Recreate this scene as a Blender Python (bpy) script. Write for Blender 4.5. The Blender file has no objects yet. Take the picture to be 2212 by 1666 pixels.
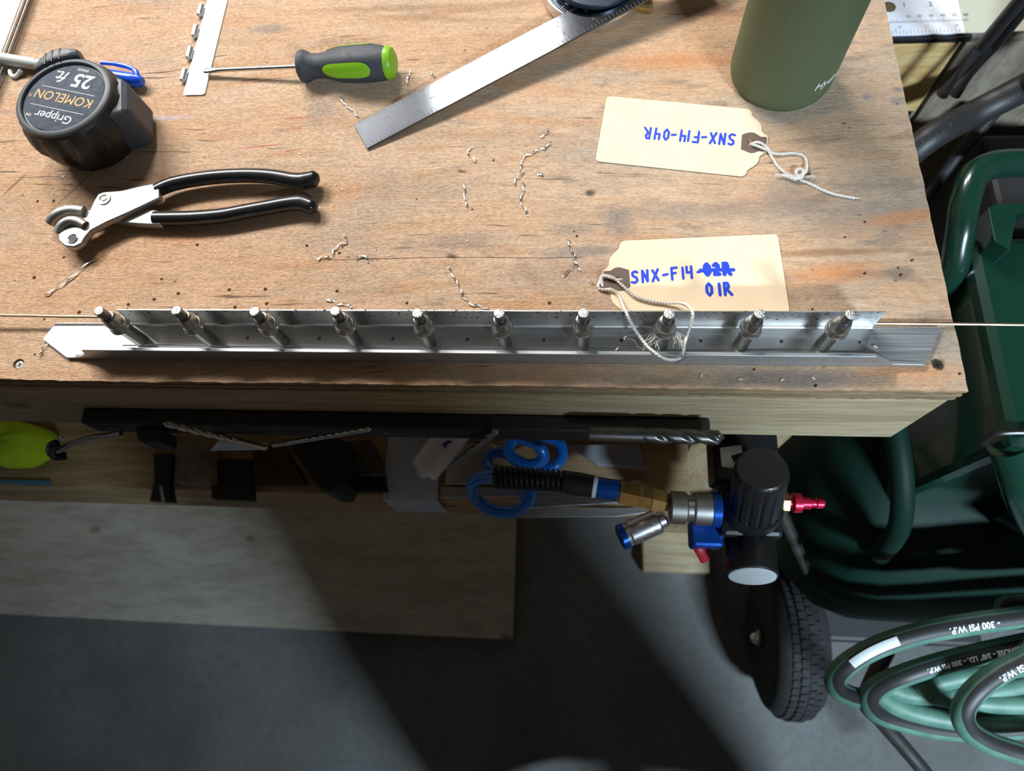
import bpy, bmesh, math, random
from mathutils import Vector, Matrix, noise as mnoise
random.seed(7)
scene = bpy.context.scene
COL = scene.collection
# ------------------------------------------------------------------ camera
W, H, FPX = 2212.0, 1666.0, 1500.0
CR = ((0.9961234067999389, -0.012336819911876462, 0.0870974241854792),
      (0.04151875927322096, 0.9388312314791925, -0.3418656335867578),
      (-0.07755224725109965, 0.3441565365843353, 0.9357039741673535))
CAMR = Matrix(CR)
CAMP = Vector((0.0, -0.1550245, 1.3249679))
BT = 0.90                                    # height of the bench top
cd = bpy.data.cameras.new('camera'); cam = bpy.data.objects.new('camera', cd); COL.objects.link(cam)
cam.matrix_world = Matrix.Translation(CAMP) @ CAMR.to_4x4()
cd.sensor_fit = 'HORIZONTAL'; cd.sensor_width = 36.0; cd.lens = 36.0 * FPX / W
cd.clip_start = 0.01; cd.clip_end = 50
cd.dof.use_dof = True; cd.dof.focus_distance = 0.47; cd.dof.aperture_fstop = 8.0
scene.camera = cam
# ------------------------------------------------------------------ light
wd = bpy.data.worlds.new('workshop'); scene.world = wd; wd.use_nodes = True
wb = wd.node_tree.nodes['Background']; wb.inputs[0].default_value = (0.62, 0.74, 0.85, 1); wb.inputs[1].default_value = 0.05
def area(name, loc, target, size, power, color, sizey=None, spread=180):
    l = bpy.data.lights.new(name, 'AREA'); o = bpy.data.objects.new(name, l); COL.objects.link(o)
    l.energy = power; l.color = color; l.size = size
    if sizey: l.shape = 'RECTANGLE'; l.size_y = sizey
    l.spread = math.radians(spread)
    o.location = loc
    o.rotation_euler = (Vector(target) - Vector(loc)).to_track_quat('-Z', 'Y').to_euler()
    return o
area('ceiling_tube', (-0.50, 1.80, 2.62), (-0.45, 0.3, 0.9), 0.44, 30.0, (1.0, 0.97, 0.94), 0.34)
area('ceiling_tube', (-1.60, 1.66, 2.62), (-0.60, 0.2, 0.9), 1.30, 88.0, (1.0, 0.97, 0.94), 0.30)
area('ceiling_tube_front', (1.15, -1.75, 2.32), (0.65, -0.05, 0.35), 0.45, 17.0, (0.66, 0.84, 1.0), 0.12, 66)
scene.view_settings.view_transform = 'Standard'
scene.view_settings.look = 'None'
scene.view_settings.exposure = 0.34
scene.view_settings.gamma = 1.0
scene.view_settings.use_curve_mapping = False

# ------------------------------------------------------------------ pixel -> place
def ray(x, y): return CAMR @ Vector(((x - W/2)/FPX, -(y - H/2)/FPX, -1.0))
def P(x, y, z=BT):
    d = ray(x, y); return CAMP + d*((z - CAMP.z)/d.z)
def PY(x, y, Y):
    d = ray(x, y); return CAMP + d*((Y - CAMP.y)/d.y)
def PX(x, y, X):
    d = ray(x, y); return CAMP + d*((X - CAMP.x)/d.x)
# ------------------------------------------------------------------ objects
def wmat(o):
    m = o.matrix_basis.copy()
    while o.parent:
        o = o.parent; m = o.matrix_basis @ m
    return m
def tag(o, label=None, cat=None, group=None, kind=None):
    if label: o['label'] = label
    if cat: o['category'] = cat
    if group: o['group'] = group
    if kind: o['kind'] = kind
    return o
def thing(name, loc, label, cat, group=None, rz=0.0):
    o = bpy.data.objects.new(name, None); COL.objects.link(o)
    o.empty_display_size = 0.02
    o.location = loc; o.rotation_euler = (0, 0, rz)
    o.matrix_basis = Matrix.Translation(Vector(loc)) @ Matrix.Rotation(rz, 4, 'Z')
    return tag(o, label, cat, group)
class MB:
    """collects verts/faces in world space"""
    def __init__(s): s.v = []; s.f = []; s.uv = {}
    def add(s, vs, fs, M=None):
        n = len(s.v)
        s.v += [((M @ Vector(v)) if M else Vector(v)) for v in vs]
        s.f += [tuple(i + n for i in f) for f in fs]
        return n
    def box(s, a, b, M=None):
        x0, y0, z0 = a; x1, y1, z1 = b
        s.add([(x0,y0,z0),(x1,y0,z0),(x1,y1,z0),(x0,y1,z0),(x0,y0,z1),(x1,y0,z1),(x1,y1,z1),(x0,y1,z1)],
              [(3,2,1,0),(4,5,6,7),(0,1,5,4),(1,2,6,5),(2,3,7,6),(3,0,4,7)], M)
        return s
    def prism(s, pts, z0, z1, M=None):
        n = len(pts)
        ar = sum(pts[i][0]*pts[(i+1)%n][1] - pts[(i+1)%n][0]*pts[i][1] for i in range(n))
        if ar < 0: pts = pts[::-1]
        vs = [(p[0], p[1], z0) for p in pts] + [(p[0], p[1], z1) for p in pts]
        fs = [tuple(range(n))[::-1], tuple(range(n, 2*n))] + [(i, (i+1)%n, n+(i+1)%n, n+i) for i in range(n)]
        s.add(vs, fs, M); return s
    def loft(s, rings, M=None, cap=True, close=True):
        """rings: lists of equal length"""
        n = len(rings[0]); vs = [p for r in rings for p in r]; fs = []
        for k in range(len(rings)-1):
            for i in range(n if close else n-1):
                j = (i+1) % n
                fs.append((k*n+i, k*n+j, (k+1)*n+j, (k+1)*n+i))
        if cap: fs += [tuple(range(n))[::-1], tuple(range((len(rings)-1)*n, len(rings)*n))]
        s.add(vs, fs, M); return s
    def lathe(s, prof, M=None, seg=32, cap=True):
        rings = [[(r*math.cos(2*math.pi*i/seg), r*math.sin(2*math.pi*i/seg), z) for i in range(seg)] for r, z in prof]
        return s.loft(rings, M, cap)
    def tube(s, path, rad, seg=10, cap=True, closed=False, flat=1.0, up0=None, uv=False):
        path = [Vector(p) for p in path]; n = len(path)
        rads = rad if isinstance(rad, (list, tuple)) else [rad]*n
        base = len(s.v); up = Vector(up0) if up0 else Vector((0, 0, 1)); ln = 0
        for i, p in enumerate(path):
            if closed: t = path[(i+1) % n] - path[i-1]
            else: t = path[min(i+1, n-1)] - path[max(i-1, 0)]
            t = t.normalized() if t.length > 1e-9 else Vector((1, 0, 0))
            b = t.cross(up)
            if b.length < 1e-4: b = t.cross(Vector((0.3, 1, 0.1)))
            b.normalize(); u = b.cross(t).normalized()
            if up0 is None and i: pass
            if i: ln += (p - path[i-1]).length
            for k in range(seg):
                a = 2*math.pi*k/seg
                s.v.append(p + b*math.cos(a)*rads[i] + u*math.sin(a)*rads[i]*flat)
        m = n if closed else n-1
        for i in range(m):
            for k in range(seg):
                a, b2 = base + i*seg, base + ((i+1) % n)*seg
                s.f.append((a+k, b2+k, b2+(k+1) % seg, a+(k+1) % seg))
        if cap and not closed:
            s.f.append(tuple(base + k for k in range(seg)))
            s.f.append(tuple(base + (n-1)*seg + k for k in range(seg))[::-1])
        return s
    def build(s, name, mat, parent=None, smooth=False, bevel=0, subd=0, loc=None, sharp=35):
        if parent is not None: inv = wmat(parent).inverted(); off = Vector((0,0,0))
        else:
            inv = None
            if loc is None:
                xs = [v.x for v in s.v]; ys = [v.y for v in s.v]
                loc = Vector(((min(xs)+max(xs))/2, (min(ys)+max(ys))/2, min(v.z for v in s.v)))
            off = Vector(loc)
        me = bpy.data.meshes.new(name)
        me.from_pydata([tuple(inv @ v) if inv else tuple(v - off) for v in s.v], [], s.f)
        bm = bmesh.new(); bm.from_mesh(me)
        bmesh.ops.recalc_face_normals(bm, faces=bm.faces)
        bm.to_mesh(me); bm.free()
        o = bpy.data.objects.new(name, me); COL.objects.link(o)
        if parent is not None: o.parent = parent
        else: o.matrix_basis = Matrix.Translation(off)
        me.materials.append(mat)
        if bevel:
            b = o.modifiers.new('bevel', 'BEVEL'); b.width = bevel; b.segments = 2; b.limit_method = 'ANGLE'; b.angle_limit = math.radians(40)
        if subd:
            b = o.modifiers.new('sub', 'SUBSURF'); b.levels = subd; b.render_levels = subd
        if smooth:
            me.polygons.foreach_set('use_smooth', [True]*len(me.polygons))
            bm = bmesh.new(); bm.from_mesh(me)
            for e in bm.edges:
                if len(e.link_faces) == 2 and e.calc_face_angle(0) > math.radians(sharp): e.smooth = False
            bm.to_mesh(me); bm.free()
        return o
def frame(o, x, z=None):
    """matrix with origin o, X along x, Z along z (default world up)"""
    x = Vector(x).normalized(); z = Vector(z or (0,0,1)).normalized()
    y = z.cross(x).normalized(); z = x.cross(y)
    return Matrix(((x.x,y.x,z.x,o[0]),(x.y,y.y,z.y,o[1]),(x.z,y.z,z.z,o[2]),(0,0,0,1)))
def axis(o, d):
    """matrix with Z along d"""
    d = Vector(d).normalized(); q = Vector((0,0,1)).rotation_difference(d)
    return Matrix.Translation(Vector(o)) @ q.to_matrix().to_4x4()
def smooth_path(pts, n=6, closed=False):
    pts = [Vector(p) for p in pts]; out = []; N = len(pts)
    for i in range(N if closed else N-1):
        if closed: a, b, c, d = pts[i-1], pts[i], pts[(i+1) % N], pts[(i+2) % N]
        else: a, b, c, d = pts[max(i-1,0)], pts[i], pts[i+1], pts[min(i+2,N-1)]
        for k in range(n):
            t = k/n
            out.append(0.5*((2*b) + (c-a)*t + (2*a-5*b+4*c-d)*t*t + (3*b-3*c+d-a)*t**3))
    if not closed: out.append(pts[-1])
    return out
def arc(cx, cy, r, a0, a1, n): return [(cx + r*math.cos(math.radians(a0+(a1-a0)*i/n)), cy + r*math.sin(math.radians(a0+(a1-a0)*i/n))) for i in range(n+1)]
def copy_tree(o, parent=None):
    c = o.copy(); COL.objects.link(c)
    if parent: c.parent = parent
    for ch in list(o.children): copy_tree(ch, c)
    return c
# ------------------------------------------------------------------ flat lettering
def text2d(body, size=1.0, shear=0.0, space=1.0, bold=0.0):
    cu = bpy.data.curves.new('t', 'FONT'); cu.body = body; cu.size = size; cu.shear = shear
    cu.space_character = space; cu.offset = bold; cu.resolution_u = 3; cu.fill_mode = 'FRONT'
    o = bpy.data.objects.new('t', cu); COL.objects.link(o)
    dg = bpy.context.evaluated_depsgraph_get(); dg.update()
    me = o.evaluated_get(dg).to_mesh()
    vs = [(v.co.x, v.co.y) for v in me.vertices]; fs = [tuple(p.vertices) for p in me.polygons]
    o.evaluated_get(dg).to_mesh_clear()
    bpy.data.objects.remove(o); bpy.data.curves.remove(cu)
    w = max((v[0] for v in vs), default=0)
    return vs, fs, w
def text_on(mb, body, size, fn, center=False, **k):
    vs, fs, w = text2d(body, size, **k)
    sh = w/2 if center else 0
    mb.add([fn(u - sh, v) for u, v in vs], fs)
    return w
def strokes(mb, lines, w, fn, h=0.0):
    """marker pen ribbons"""
    k = 0
    for ln in lines:
        for (a, b) in zip(ln[:-1], ln[1:]):
            d = Vector((b[0]-a[0], b[1]-a[1]))
            if d.length < 1e-9: continue
            n = Vector((-d.y, d.x)).normalized()*w/2; k += 1; up = Vector((0, 0, k*2.5e-6))
            mb.add([fn(a[0]+n.x, a[1]+n.y)+up, fn(a[0]-n.x, a[1]-n.y)+up, fn(b[0]-n.x, b[1]-n.y)+up, fn(b[0]+n.x, b[1]+n.y)+up], [(0,1,2,3)])
        for a in ln:
            k += 1; up = Vector((0, 0, k*2.5e-6))
            mb.add([fn(a[0]+w/2*math.cos(t*math.pi/4), a[1]+w/2*math.sin(t*math.pi/4))+up for t in range(8)], [tuple(range(8))])
HAND = {'S': [[(.62,.9),(.35,1.0),(.1,.85),(.15,.6),(.5,.45),(.6,.2),(.35,.0),(.0,.08)]],
 'N': [[(.05,0),(.08,1),(.55,.05),(.6,1)]], 'X': [[(.0,.0),(.6,1.0)],[(.05,.95),(.6,.05)]], '-': [[(.05,.45),(.5,.5)]],
 'F': [[(.1,.0),(.1,1.0),(.65,1.0)],[(.1,.52),(.5,.55)]], '1': [[(.15,.0),(.17,1.0)]],
 '4': [[(.05,1.0),(.03,.5),(.5,.5)],[(.52,1.0),(.48,.0)]],
 '0': [[(.3,1),(.08,.8),(.05,.3),(.28,.02),(.52,.25),(.53,.75),(.3,1)]],
 'R': [[(.08,.0),(.1,1.0),(.42,.98),(.5,.72),(.35,.52),(.12,.48)],[(.25,.5),(.72,.0)]],
 '2': [[(.05,.85),(.3,1),(.5,.8),(.35,.45),(.05,.05),(.55,.05)]]}
def handwrite(mb, text, h, w, fn, sp=0.82, u0=0.0):
    u = u0
    for ch in text:
        if ch in HAND:
            sc = h if ch != '1' else h*0.95
            strokes(mb, [[(u + x*h*0.8, y*sc) for x, y in l] for l in HAND[ch]], w, fn)
        u += h*sp*(0.5 if ch == '1' else 0.78 if ch == '-' else 1.0)
    return u
# ------------------------------------------------------------------ materials
def new_mat(name):
    m = bpy.data.materials.new(name); m.use_nodes = True
    return m, m.node_tree.nodes, m.node_tree.links, m.node_tree.nodes['Principled BSDF']
def mat(name, col, rough=0.5, metal=0.0, var=0.0, vscale=60.0, bump=0.0, bscale=200.0, coat=0.0, trans=0.0, ior=1.45, emit=None, stretch=(1,1,1), col2=None, aniso=0.0, alpha=1.0, spec=None):
    m, N, L, b = new_mat(name)
    b.inputs['Base Color'].default_value = (*col, 1); b.inputs['Roughness'].default_value = rough; b.inputs['Metallic'].default_value = metal
    b.inputs['Coat Weight'].default_value = coat; b.inputs['Transmission Weight'].default_value = trans; b.inputs['IOR'].default_value = ior
    b.inputs['Alpha'].default_value = alpha
    if spec is not None: b.inputs['Specular IOR Level'].default_value = spec
    if emit: b.inputs['Emission Color'].default_value = (*emit[:3], 1); b.inputs['Emission Strength'].default_value = emit[3]
    if var or bump:
        tc = N.new('ShaderNodeTexCoord'); mp = N.new('ShaderNodeMapping'); mp.inputs['Scale'].default_value = stretch
        L.new(tc.outputs['Object'], mp.inputs[0])
    if var:
        n = N.new('ShaderNodeTexNoise'); n.inputs['Scale'].default_value = vscale; n.inputs['Detail'].default_value = 4
        L.new(mp.outputs[0], n.inputs['Vector'])
        mx = N.new('ShaderNodeMix'); mx.data_type = 'RGBA'
        c2 = col2 or tuple(c*(1-var) for c in col)
        mx.inputs['A'].default_value = (*c2, 1); mx.inputs['B'].default_value = (*col, 1)
        r = N.new('ShaderNodeMapRange'); r.inputs['From Min'].default_value = .35; r.inputs['From Max'].default_value = .65
        L.new(n.outputs['Fac'], r.inputs[0]); L.new(r.outputs[0], mx.inputs['Factor'])
        L.new(mx.outputs['Result'], b.inputs['Base Color'])
        mr = N.new('ShaderNodeMapRange'); mr.inputs['To Min'].default_value = min(1, rough*1.25); mr.inputs['To Max'].default_value = rough*0.9
        L.new(n.outputs['Fac'], mr.inputs[0]); L.new(mr.outputs[0], b.inputs['Roughness'])
    if bump:
        n2 = N.new('ShaderNodeTexNoise'); n2.inputs['Scale'].default_value = bscale; n2.inputs['Detail'].default_value = 5
        L.new(mp.outputs[0], n2.inputs['Vector'])
        bp = N.new('ShaderNodeBump'); bp.inputs['Strength'].default_value = bump; bp.inputs['Distance'].default_value = 0.001
        L.new(n2.outputs['Fac'], bp.inputs['Height']); L.new(bp.outputs[0], b.inputs['Normal'])
    return m
class G:
    """tiny node-graph helper"""
    def __init__(s, m): s.N = m.node_tree.nodes; s.L = m.node_tree.links
    def link(s, a, b): s.L.new(a, b)
    def math(s, op, a, b=None, c=None):
        n = s.N.new('ShaderNodeMath'); n.operation = op
        for i, v in enumerate((a, b, c)):
            if v is None: continue
            if isinstance(v, (int, float)): n.inputs[i].default_value = v
            else: s.L.new(v, n.inputs[i])
        return n.outputs[0]
    def map(s, vec, scale=(1,1,1), loc=(0,0,0), rot=(0,0,0)):
        n = s.N.new('ShaderNodeMapping'); n.inputs['Scale'].default_value = scale; n.inputs['Location'].default_value = loc; n.inputs['Rotation'].default_value = rot
        s.L.new(vec, n.inputs[0]); return n.outputs[0]
    def noise(s, vec, scale, detail=4, rough=0.55, dist=0.0):
        n = s.N.new('ShaderNodeTexNoise'); n.inputs['Scale'].default_value = scale; n.inputs['Detail'].default_value = detail
        n.inputs['Roughness'].default_value = rough; n.inputs['Distortion'].default_value = dist
        s.L.new(vec, n.inputs['Vector']); return n.outputs['Fac']
    def range(s, v, a, b, c=0.0, d=1.0):
        n = s.N.new('ShaderNodeMapRange'); s.L.new(v, n.inputs[0])
        for i, q in enumerate((a, b, c, d)): n.inputs[i+1].default_value = q
        return n.outputs[0]
    def mix(s, f, a, b, mode='MIX'):
        n = s.N.new('ShaderNodeMix'); n.data_type = 'RGBA'; n.blend_type = mode
        for k, v in (('Factor', f), ('A', a), ('B', b)):
            if isinstance(v, (int, float)): n.inputs[k].default_value = v
            elif isinstance(v, tuple): n.inputs[k].default_value = (*v, 1)
            else: s.L.new(v, n.inputs[k])
        return n.outputs['Result']
    def spot(s, vec, c, rx, ry, ang=0.0, soft=0.5, wob=None):
        v = s.map(vec, loc=(-c[0], -c[1], 0))
        n = s.N.new('ShaderNodeVectorRotate'); n.rotation_type = 'Z_AXIS'; n.inputs['Angle'].default_value = -ang; s.L.new(v, n.inputs[0])
        v = s.map(n.outputs[0], scale=(1/rx, 1/ry, 0))
        l = s.N.new('ShaderNodeVectorMath'); l.operation = 'LENGTH'; s.L.new(v, l.inputs[0])
        d = l.outputs['Value']
        if wob is not None: d = s.math('ADD', d, wob)
        return s.range(d, 1.0+soft*.5, 1.0-soft, 0.0, 1.0)
def coords(m, kind='Object'):
    n = m.node_tree.nodes.new('ShaderNodeTexCoord'); return n.outputs[kind]

def bench_wood():
    m, N, L, b = new_mat('weathered plywood'); g = G(m)
    geo = N.new('ShaderNodeNewGeometry'); v = geo.outputs['Position']
    warpn = N.new('ShaderNodeTexNoise'); warpn.inputs['Scale'].default_value = 5.0; warpn.inputs['Detail'].default_value = 3
    L.new(g.map(v, (0.6, 1.2, 1)), warpn.inputs['Vector'])
    vm = N.new('ShaderNodeVectorMath'); vm.operation = 'MULTIPLY_ADD'; L.new(warpn.outputs['Color'], vm.inputs[0]); vm.inputs[1].default_value = (0.0, 0.05, 0.0); L.new(v, vm.inputs[2])
    wv = vm.outputs[0]
    big = g.noise(g.map(wv, (2.2, 11, 1)), 1.6, 4)
    mid = g.noise(g.map(wv, (5, 45, 1)), 2.0, 5)
    fine = g.noise(g.map(wv, (16, 330, 1)), 2.2, 4, 0.6)
    col = g.mix(g.range(big, .38, .62), (0.570, 0.350, 0.200), (0.59, 0.41, 0.272))
    col = g.mix(g.math('MULTIPLY', g.range(mid, .50, .70), 0.75), col, (0.50, 0.26, 0.125))
    # bleached and grey weathering
    gr = g.noise(g.map(wv, (4.5, 13, 1), loc=(3, 1, 0)), 2.0, 6, 0.62)
    sep = N.new('ShaderNodeSeparateXYZ'); L.new(v, sep.inputs[0])
    bias = g.range(sep.outputs['X'], -0.25, 0.15, -0.045, 0.05)
    grm = g.range(g.math('ADD', gr, bias), .49, .68)
    col = g.mix(g.math('MULTIPLY', grm, 0.8), col, (0.37, 0.31, 0.24))
    gr2 = g.noise(g.map(wv, (9, 30, 1), loc=(7, 4, 0)), 2.4, 6, 0.65)
    grm2 = g.range(g.math('ADD', gr2, g.math('MULTIPLY', bias, .8)), .585, .72)
    col = g.mix(g.math('MULTIPLY', grm2, 0.65), col, (0.155, 0.14, 0.125))
    # fine grain
    col = g.mix(g.range(fine, .30, .72, 0.0, 0.42), col, (0.24, 0.135, 0.065))
    mot = g.noise(g.map(v, (45, 75, 1)), 2.0, 6, .7)
    col = g.mix(g.range(mot, .46, .74, 0, .32), col, (0.20, 0.135, 0.085))
    mot2 = g.noise(g.map(v, (160, 420, 1)), 2.0, 4, .7)
    col = g.mix(g.range(mot2, .60, .74, 0, .38), col, (0.13, 0.085, 0.05))
    # splits along the grain
    cr = g.noise(g.map(wv, (14, 260, 1), loc=(1, 9, 0)), 1.5, 2, 0.5)
    crm = g.range(cr, .665, .72)
    gate = g.range(g.noise(g.map(v, (6, 10, 1)), 2.0, 2), .44, .58)
    crm = g.math('MULTIPLY', crm, gate)
    col = g.mix(g.math('MULTIPLY', crm, .8), col, (0.085, 0.05, 0.028))
    # pits
    vo = N.new('ShaderNodeTexVoronoi'); vo.inputs['Scale'].default_value = 75; L.new(g.map(v, (.75, 1.2, 1)), vo.inputs['Vector'])
    sc_ = N.new('ShaderNodeSeparateColor'); L.new(vo.outputs['Color'], sc_.inputs[0])
    pit = g.math('MULTIPLY', g.range(vo.outputs['Distance'], .10, .04), g.range(sc_.outputs[0], .80, .82))
    col = g.mix(g.math('MULTIPLY', pit, .75), col, (0.09, 0.06, 0.035))
    wob = g.range(g.noise(g.map(v, (40, 60, 1)), 3.0, 4), 0, 1, -.45, .45)
    def sp(px, rx, ry, c, k, ang=0.0, soft=.6):
        nonlocal col
        q = P(*px); f = g.spot(v, (q.x, q.y), rx, ry, ang, soft, wob)
        col = g.mix(g.math('MULTIPLY', f, k), col, c)
    dk = (0.035, 0.03, 0.022); grey = (0.17, 0.155, 0.14); red = (0.42, 0.05, 0.045); orange = (0.55, 0.19, 0.045)
    for px, rx, ry, c, k, a in [
        ((1275,417), .0045,.0032, dk, .9, 0), ((997,370), .0042,.0014, dk, .85, -.25), ((975,553), .005,.0022, dk, .8, -.2),
        ((1250,545), .03,.005, grey, .6, .05), ((1215,590), .05,.012, grey, .35, .05), ((1000,520), .03,.008, grey, .45, .1),
        ((690,235), .013,.012, grey, .5, 0), ((585,62), .018,.006, grey, .55, 0), ((1700,420), .02,.013, grey, .5, 0),
        ((1335,480), .012,.014, grey, .6, .3), ((1240,495), .02,.006, grey, .5, 0), ((1180,760), .10,.006, grey, .3, 0),
        ((1560,455), .10,.008, grey, .45, .02), ((1840,470), .05,.014, grey, .45, .1), ((1990,730), .03,.010, grey, .45, 0),
        ((1700,820), .055,.007, (0.10,0.10,0.11), .6, 0), ((1800,545), .05,.003, (0.25,.12,.05), .7, .03), ((1800,590), .03,.008, orange, .6, .1),
        ((1945,590), .010,.005, dk, .5, 0), ((1550,25), .03,.006, (0.20,.10,.06), .7, -.05), ((1500,130), .07,.010, orange, .4, .02),
        ((1960,800), .03,.008, orange, .45, 0), ((1955,470), .03,.006, orange, .5, .15), ((400,512), .03,.008, orange, .35, 0),
        ((640,255), .014,.0008, red, .75, .06), ((640,278), .004,.002, red, .4, 0), ((565,316), .016,.0007, red, .8, .10), ((625,326), .007,.001, red, .45, 0),
        ((470,265), .012,.0007, red, .35, .1), ((120,240), .05,.004, (.30,.24,.30), .4, 0), ((345,255), .03,.002, (.45,.42,.50), .6, 0),
        ((1872,209), .0034,.0034, (0.2,.19,.2), .8, 0), ((1939,193), .0034,.0030, (0.16,.15,.16), .8, 0), ((1937,221), .0036,.0032, (0.2,.2,.2), .7, 0),
        ((30,400), .0012,.013, dk, .7, -.6), ((170,400), .0012,.03, (0.2,.12,.07), .7, -.62), ((930,40), .06,.004, (0.30,.17,.08), .55, -.1), ((850,18), .07,.004, (0.27,.15,.07), .6, 0), ((1060,15), .07,.004, (0.28,.16,.08), .5, .12)]:
        sp(px, rx, ry, c, k, a)
    L.new(col, b.inputs['Base Color'])
    b.inputs['Roughness'].default_value = 0.62; b.inputs['Specular IOR Level'].default_value = 0.3
    h = g.math('ADD', g.math('MULTIPLY', fine, .5), g.math('MULTIPLY', g.noise(g.map(wv, (60, 300, 1)), 2.5, 5, .7), .6))
    h = g.math('SUBTRACT', h, g.math('MULTIPLY', g.range(mot2, .5, .72), .8)); h = g.math('ADD', h, g.math('MULTIPLY', mot, .8)); h = g.math('SUBTRACT', h, g.math('MULTIPLY', crm, 1.2)); h = g.math('SUBTRACT', h, g.math('MULTIPLY', pit, 1.5))
    bp = N.new('ShaderNodeBump'); bp.inputs['Strength'].default_value = .6; bp.inputs['Distance'].default_value = 0.0010
    L.new(h, bp.inputs['Height']); L.new(bp.outputs[0], b.inputs['Normal'])
    return m
def lumber(name, light, dark, axis_scale=(3, 60, 60), knots=True, rough=.65, bumpk=.35):
    m, N, L, b = new_mat(name); g = G(m)
    geo = N.new('ShaderNodeNewGeometry'); v = geo.outputs['Position']
    w = N.new('ShaderNodeTexNoise'); w.inputs['Scale'].default_value = 4; L.new(v, w.inputs['Vector'])
    vm = N.new('ShaderNodeVectorMath'); vm.operation = 'MULTIPLY_ADD'; L.new(w.outputs['Color'], vm.inputs[0]); vm.inputs[1].default_value = (.03, .03, .03); L.new(v, vm.inputs[2])
    a = g.noise(g.map(vm.outputs[0], axis_scale), 2.5, 3); f = g.noise(g.map(vm.outputs[0], tuple(q*4 for q in axis_scale)), 2.5, 4)
    col = g.mix(g.range(a, .40, .66), light, dark)
    col = g.mix(g.range(f, .45, .75, 0, .4), col, tuple(c*.55 for c in dark))
    if knots:
        vo = N.new('ShaderNodeTexVoronoi'); vo.inputs['Scale'].default_value = 11; L.new(g.map(v, (.9, 1.6, 1.6)), vo.inputs['Vector'])
        s_ = N.new('ShaderNodeSeparateColor'); L.new(vo.outputs['Color'], s_.inputs[0])
        k = g.math('MULTIPLY', g.range(vo.outputs['Distance'], .16, .06), g.range(s_.outputs[0], .62, .66))
        col = g.mix(g.math('MULTIPLY', k, .7), col, (0.12, .06, .025))
    L.new(col, b.inputs['Base Color']); b.inputs['Roughness'].default_value = rough; b.inputs['Specular IOR Level'].default_value = .25
    bp = N.new('ShaderNodeBump'); bp.inputs['Strength'].default_value = bumpk; bp.inputs['Distance'].default_value = .0008
    L.new(f, bp.inputs['Height']); L.new(bp.outputs[0], b.inputs['Normal'])
    return m
def brushed(name, col, rough, scale=(6, 500, 500), amt=.35, var=.12, spots=False, bumpk=.06, metal=1.0):
    m, N, L, b = new_mat(name); g = G(m)
    v = coords(m)
    n = g.noise(g.map(v, scale), 2.0, 4, .6)
    big = g.noise(v, 35, 3)
    c = g.mix(g.range(n, .3, .7, 0, 1), tuple(q*(1-var) for q in col), col)
    c = g.mix(g.range(big, .4, .7, 0, .35), c, tuple(q*.8 for q in col))
    rr = g.range(n, .3, .7, rough*(1-amt), rough*(1+amt))
    me_in = b.inputs['Metallic']; me_in.default_value = metal
    if spots:
        s = N.new('ShaderNodeSeparateXYZ'); L.new(v, s.inputs[0])
        hi = g.range(s.outputs['Z'], .007, .016, -.16, .03)
        d = g.noise(g.map(v, (1, 1, 1.6)), 330, 2, .45)
        d = g.range(g.math('ADD', d, hi), .635, .665)
        c = g.mix(d, c, (.04, .035, .03)); rr = g.mix(d, rr, (.8, .8, .8))
        L.new(g.math('SUBTRACT', 1.0, d), me_in)
    L.new(c, b.inputs['Base Color']); L.new(rr, b.inputs['Roughness'])
    bp = N.new('ShaderNodeBump'); bp.inputs['Strength'].default_value = bumpk; bp.inputs['Distance'].default_value = .0005
    L.new(n, bp.inputs['Height']); L.new(bp.outputs[0], b.inputs['Normal'])
    return m
def concrete():
    m, N, L, b = new_mat('concrete'); g = G(m)
    v = N.new('ShaderNodeNewGeometry').outputs['Position']
    a = g.noise(v, 3.5, 6, .6); f = g.noise(v, 70, 5, .6); s = g.noise(v, 260, 2)
    c = g.mix(g.range(a, .35, .65), (.080, .080, .077), (.140, .140, .137))
    c = g.mix(g.range(f, .45, .75, 0, .5), c, (.062, .06, .058))
    c = g.mix(g.range(s, .70, .74, 0, .6), c, (.3, .3, .29))
    L.new(c, b.inputs['Base Color']); b.inputs['Roughness'].default_value = .75
    bp = N.new('ShaderNodeBump'); bp.inputs['Strength'].default_value = .25; bp.inputs['Distance'].default_value = .002
    L.new(f, bp.inputs['Height']); L.new(bp.outputs[0], b.inputs['Normal'])
    return m
def dusty(name, col, rough, dust=(.45, .38, .28), scale=220, thr=.66, bump=.15):
    m, N, L, b = new_mat(name); g = G(m); v = coords(m)
    d = g.range(g.noise(v, scale, 3, .6), thr, thr+.05)
    gate = g.range(g.noise(v, 25, 2), .45, .6)
    c = g.mix(g.math('MULTIPLY', d, gate), col, dust)
    L.new(c, b.inputs['Base Color']); b.inputs['Roughness'].default_value = rough
    bp = N.new('ShaderNodeBump'); bp.inputs['Strength'].default_value = bump; bp.inputs['Distance'].default_value = .0006
    L.new(g.noise(v, 400, 3), bp.inputs['Height']); L.new(bp.outputs[0], b.inputs['Normal'])
    return m
M_TOP = bench_wood()
M_PLY = [lumber('plywood edge %d' % i, c, d, (4, 90, 500), False, .75, .6) for i, (c, d) in enumerate([
    ((.44,.30,.17),(.26,.16,.085)), ((.30,.20,.11),(.17,.11,.06)), ((.40,.29,.17),(.22,.15,.085)), ((.26,.18,.10),(.15,.10,.055)), ((.36,.26,.15),(.22,.15,.08))])]
M_2X4 = lumber('pine stud', (.42,.345,.22), (.32,.245,.14), (2.5, 55, 55))
M_2X4V = lumber('pine post', (.36,.28,.17), (.27,.19,.10), (55, 55, 2.5))
M_SHELF = lumber('shelf board', (.42,.30,.16), (.28,.19,.10), (3, 30, 30))
M_SHEET = lumber('plywood sheet', (.36,.335,.28), (.29,.265,.215), (2.5, 10, 10), True, .7, .2)
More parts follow.
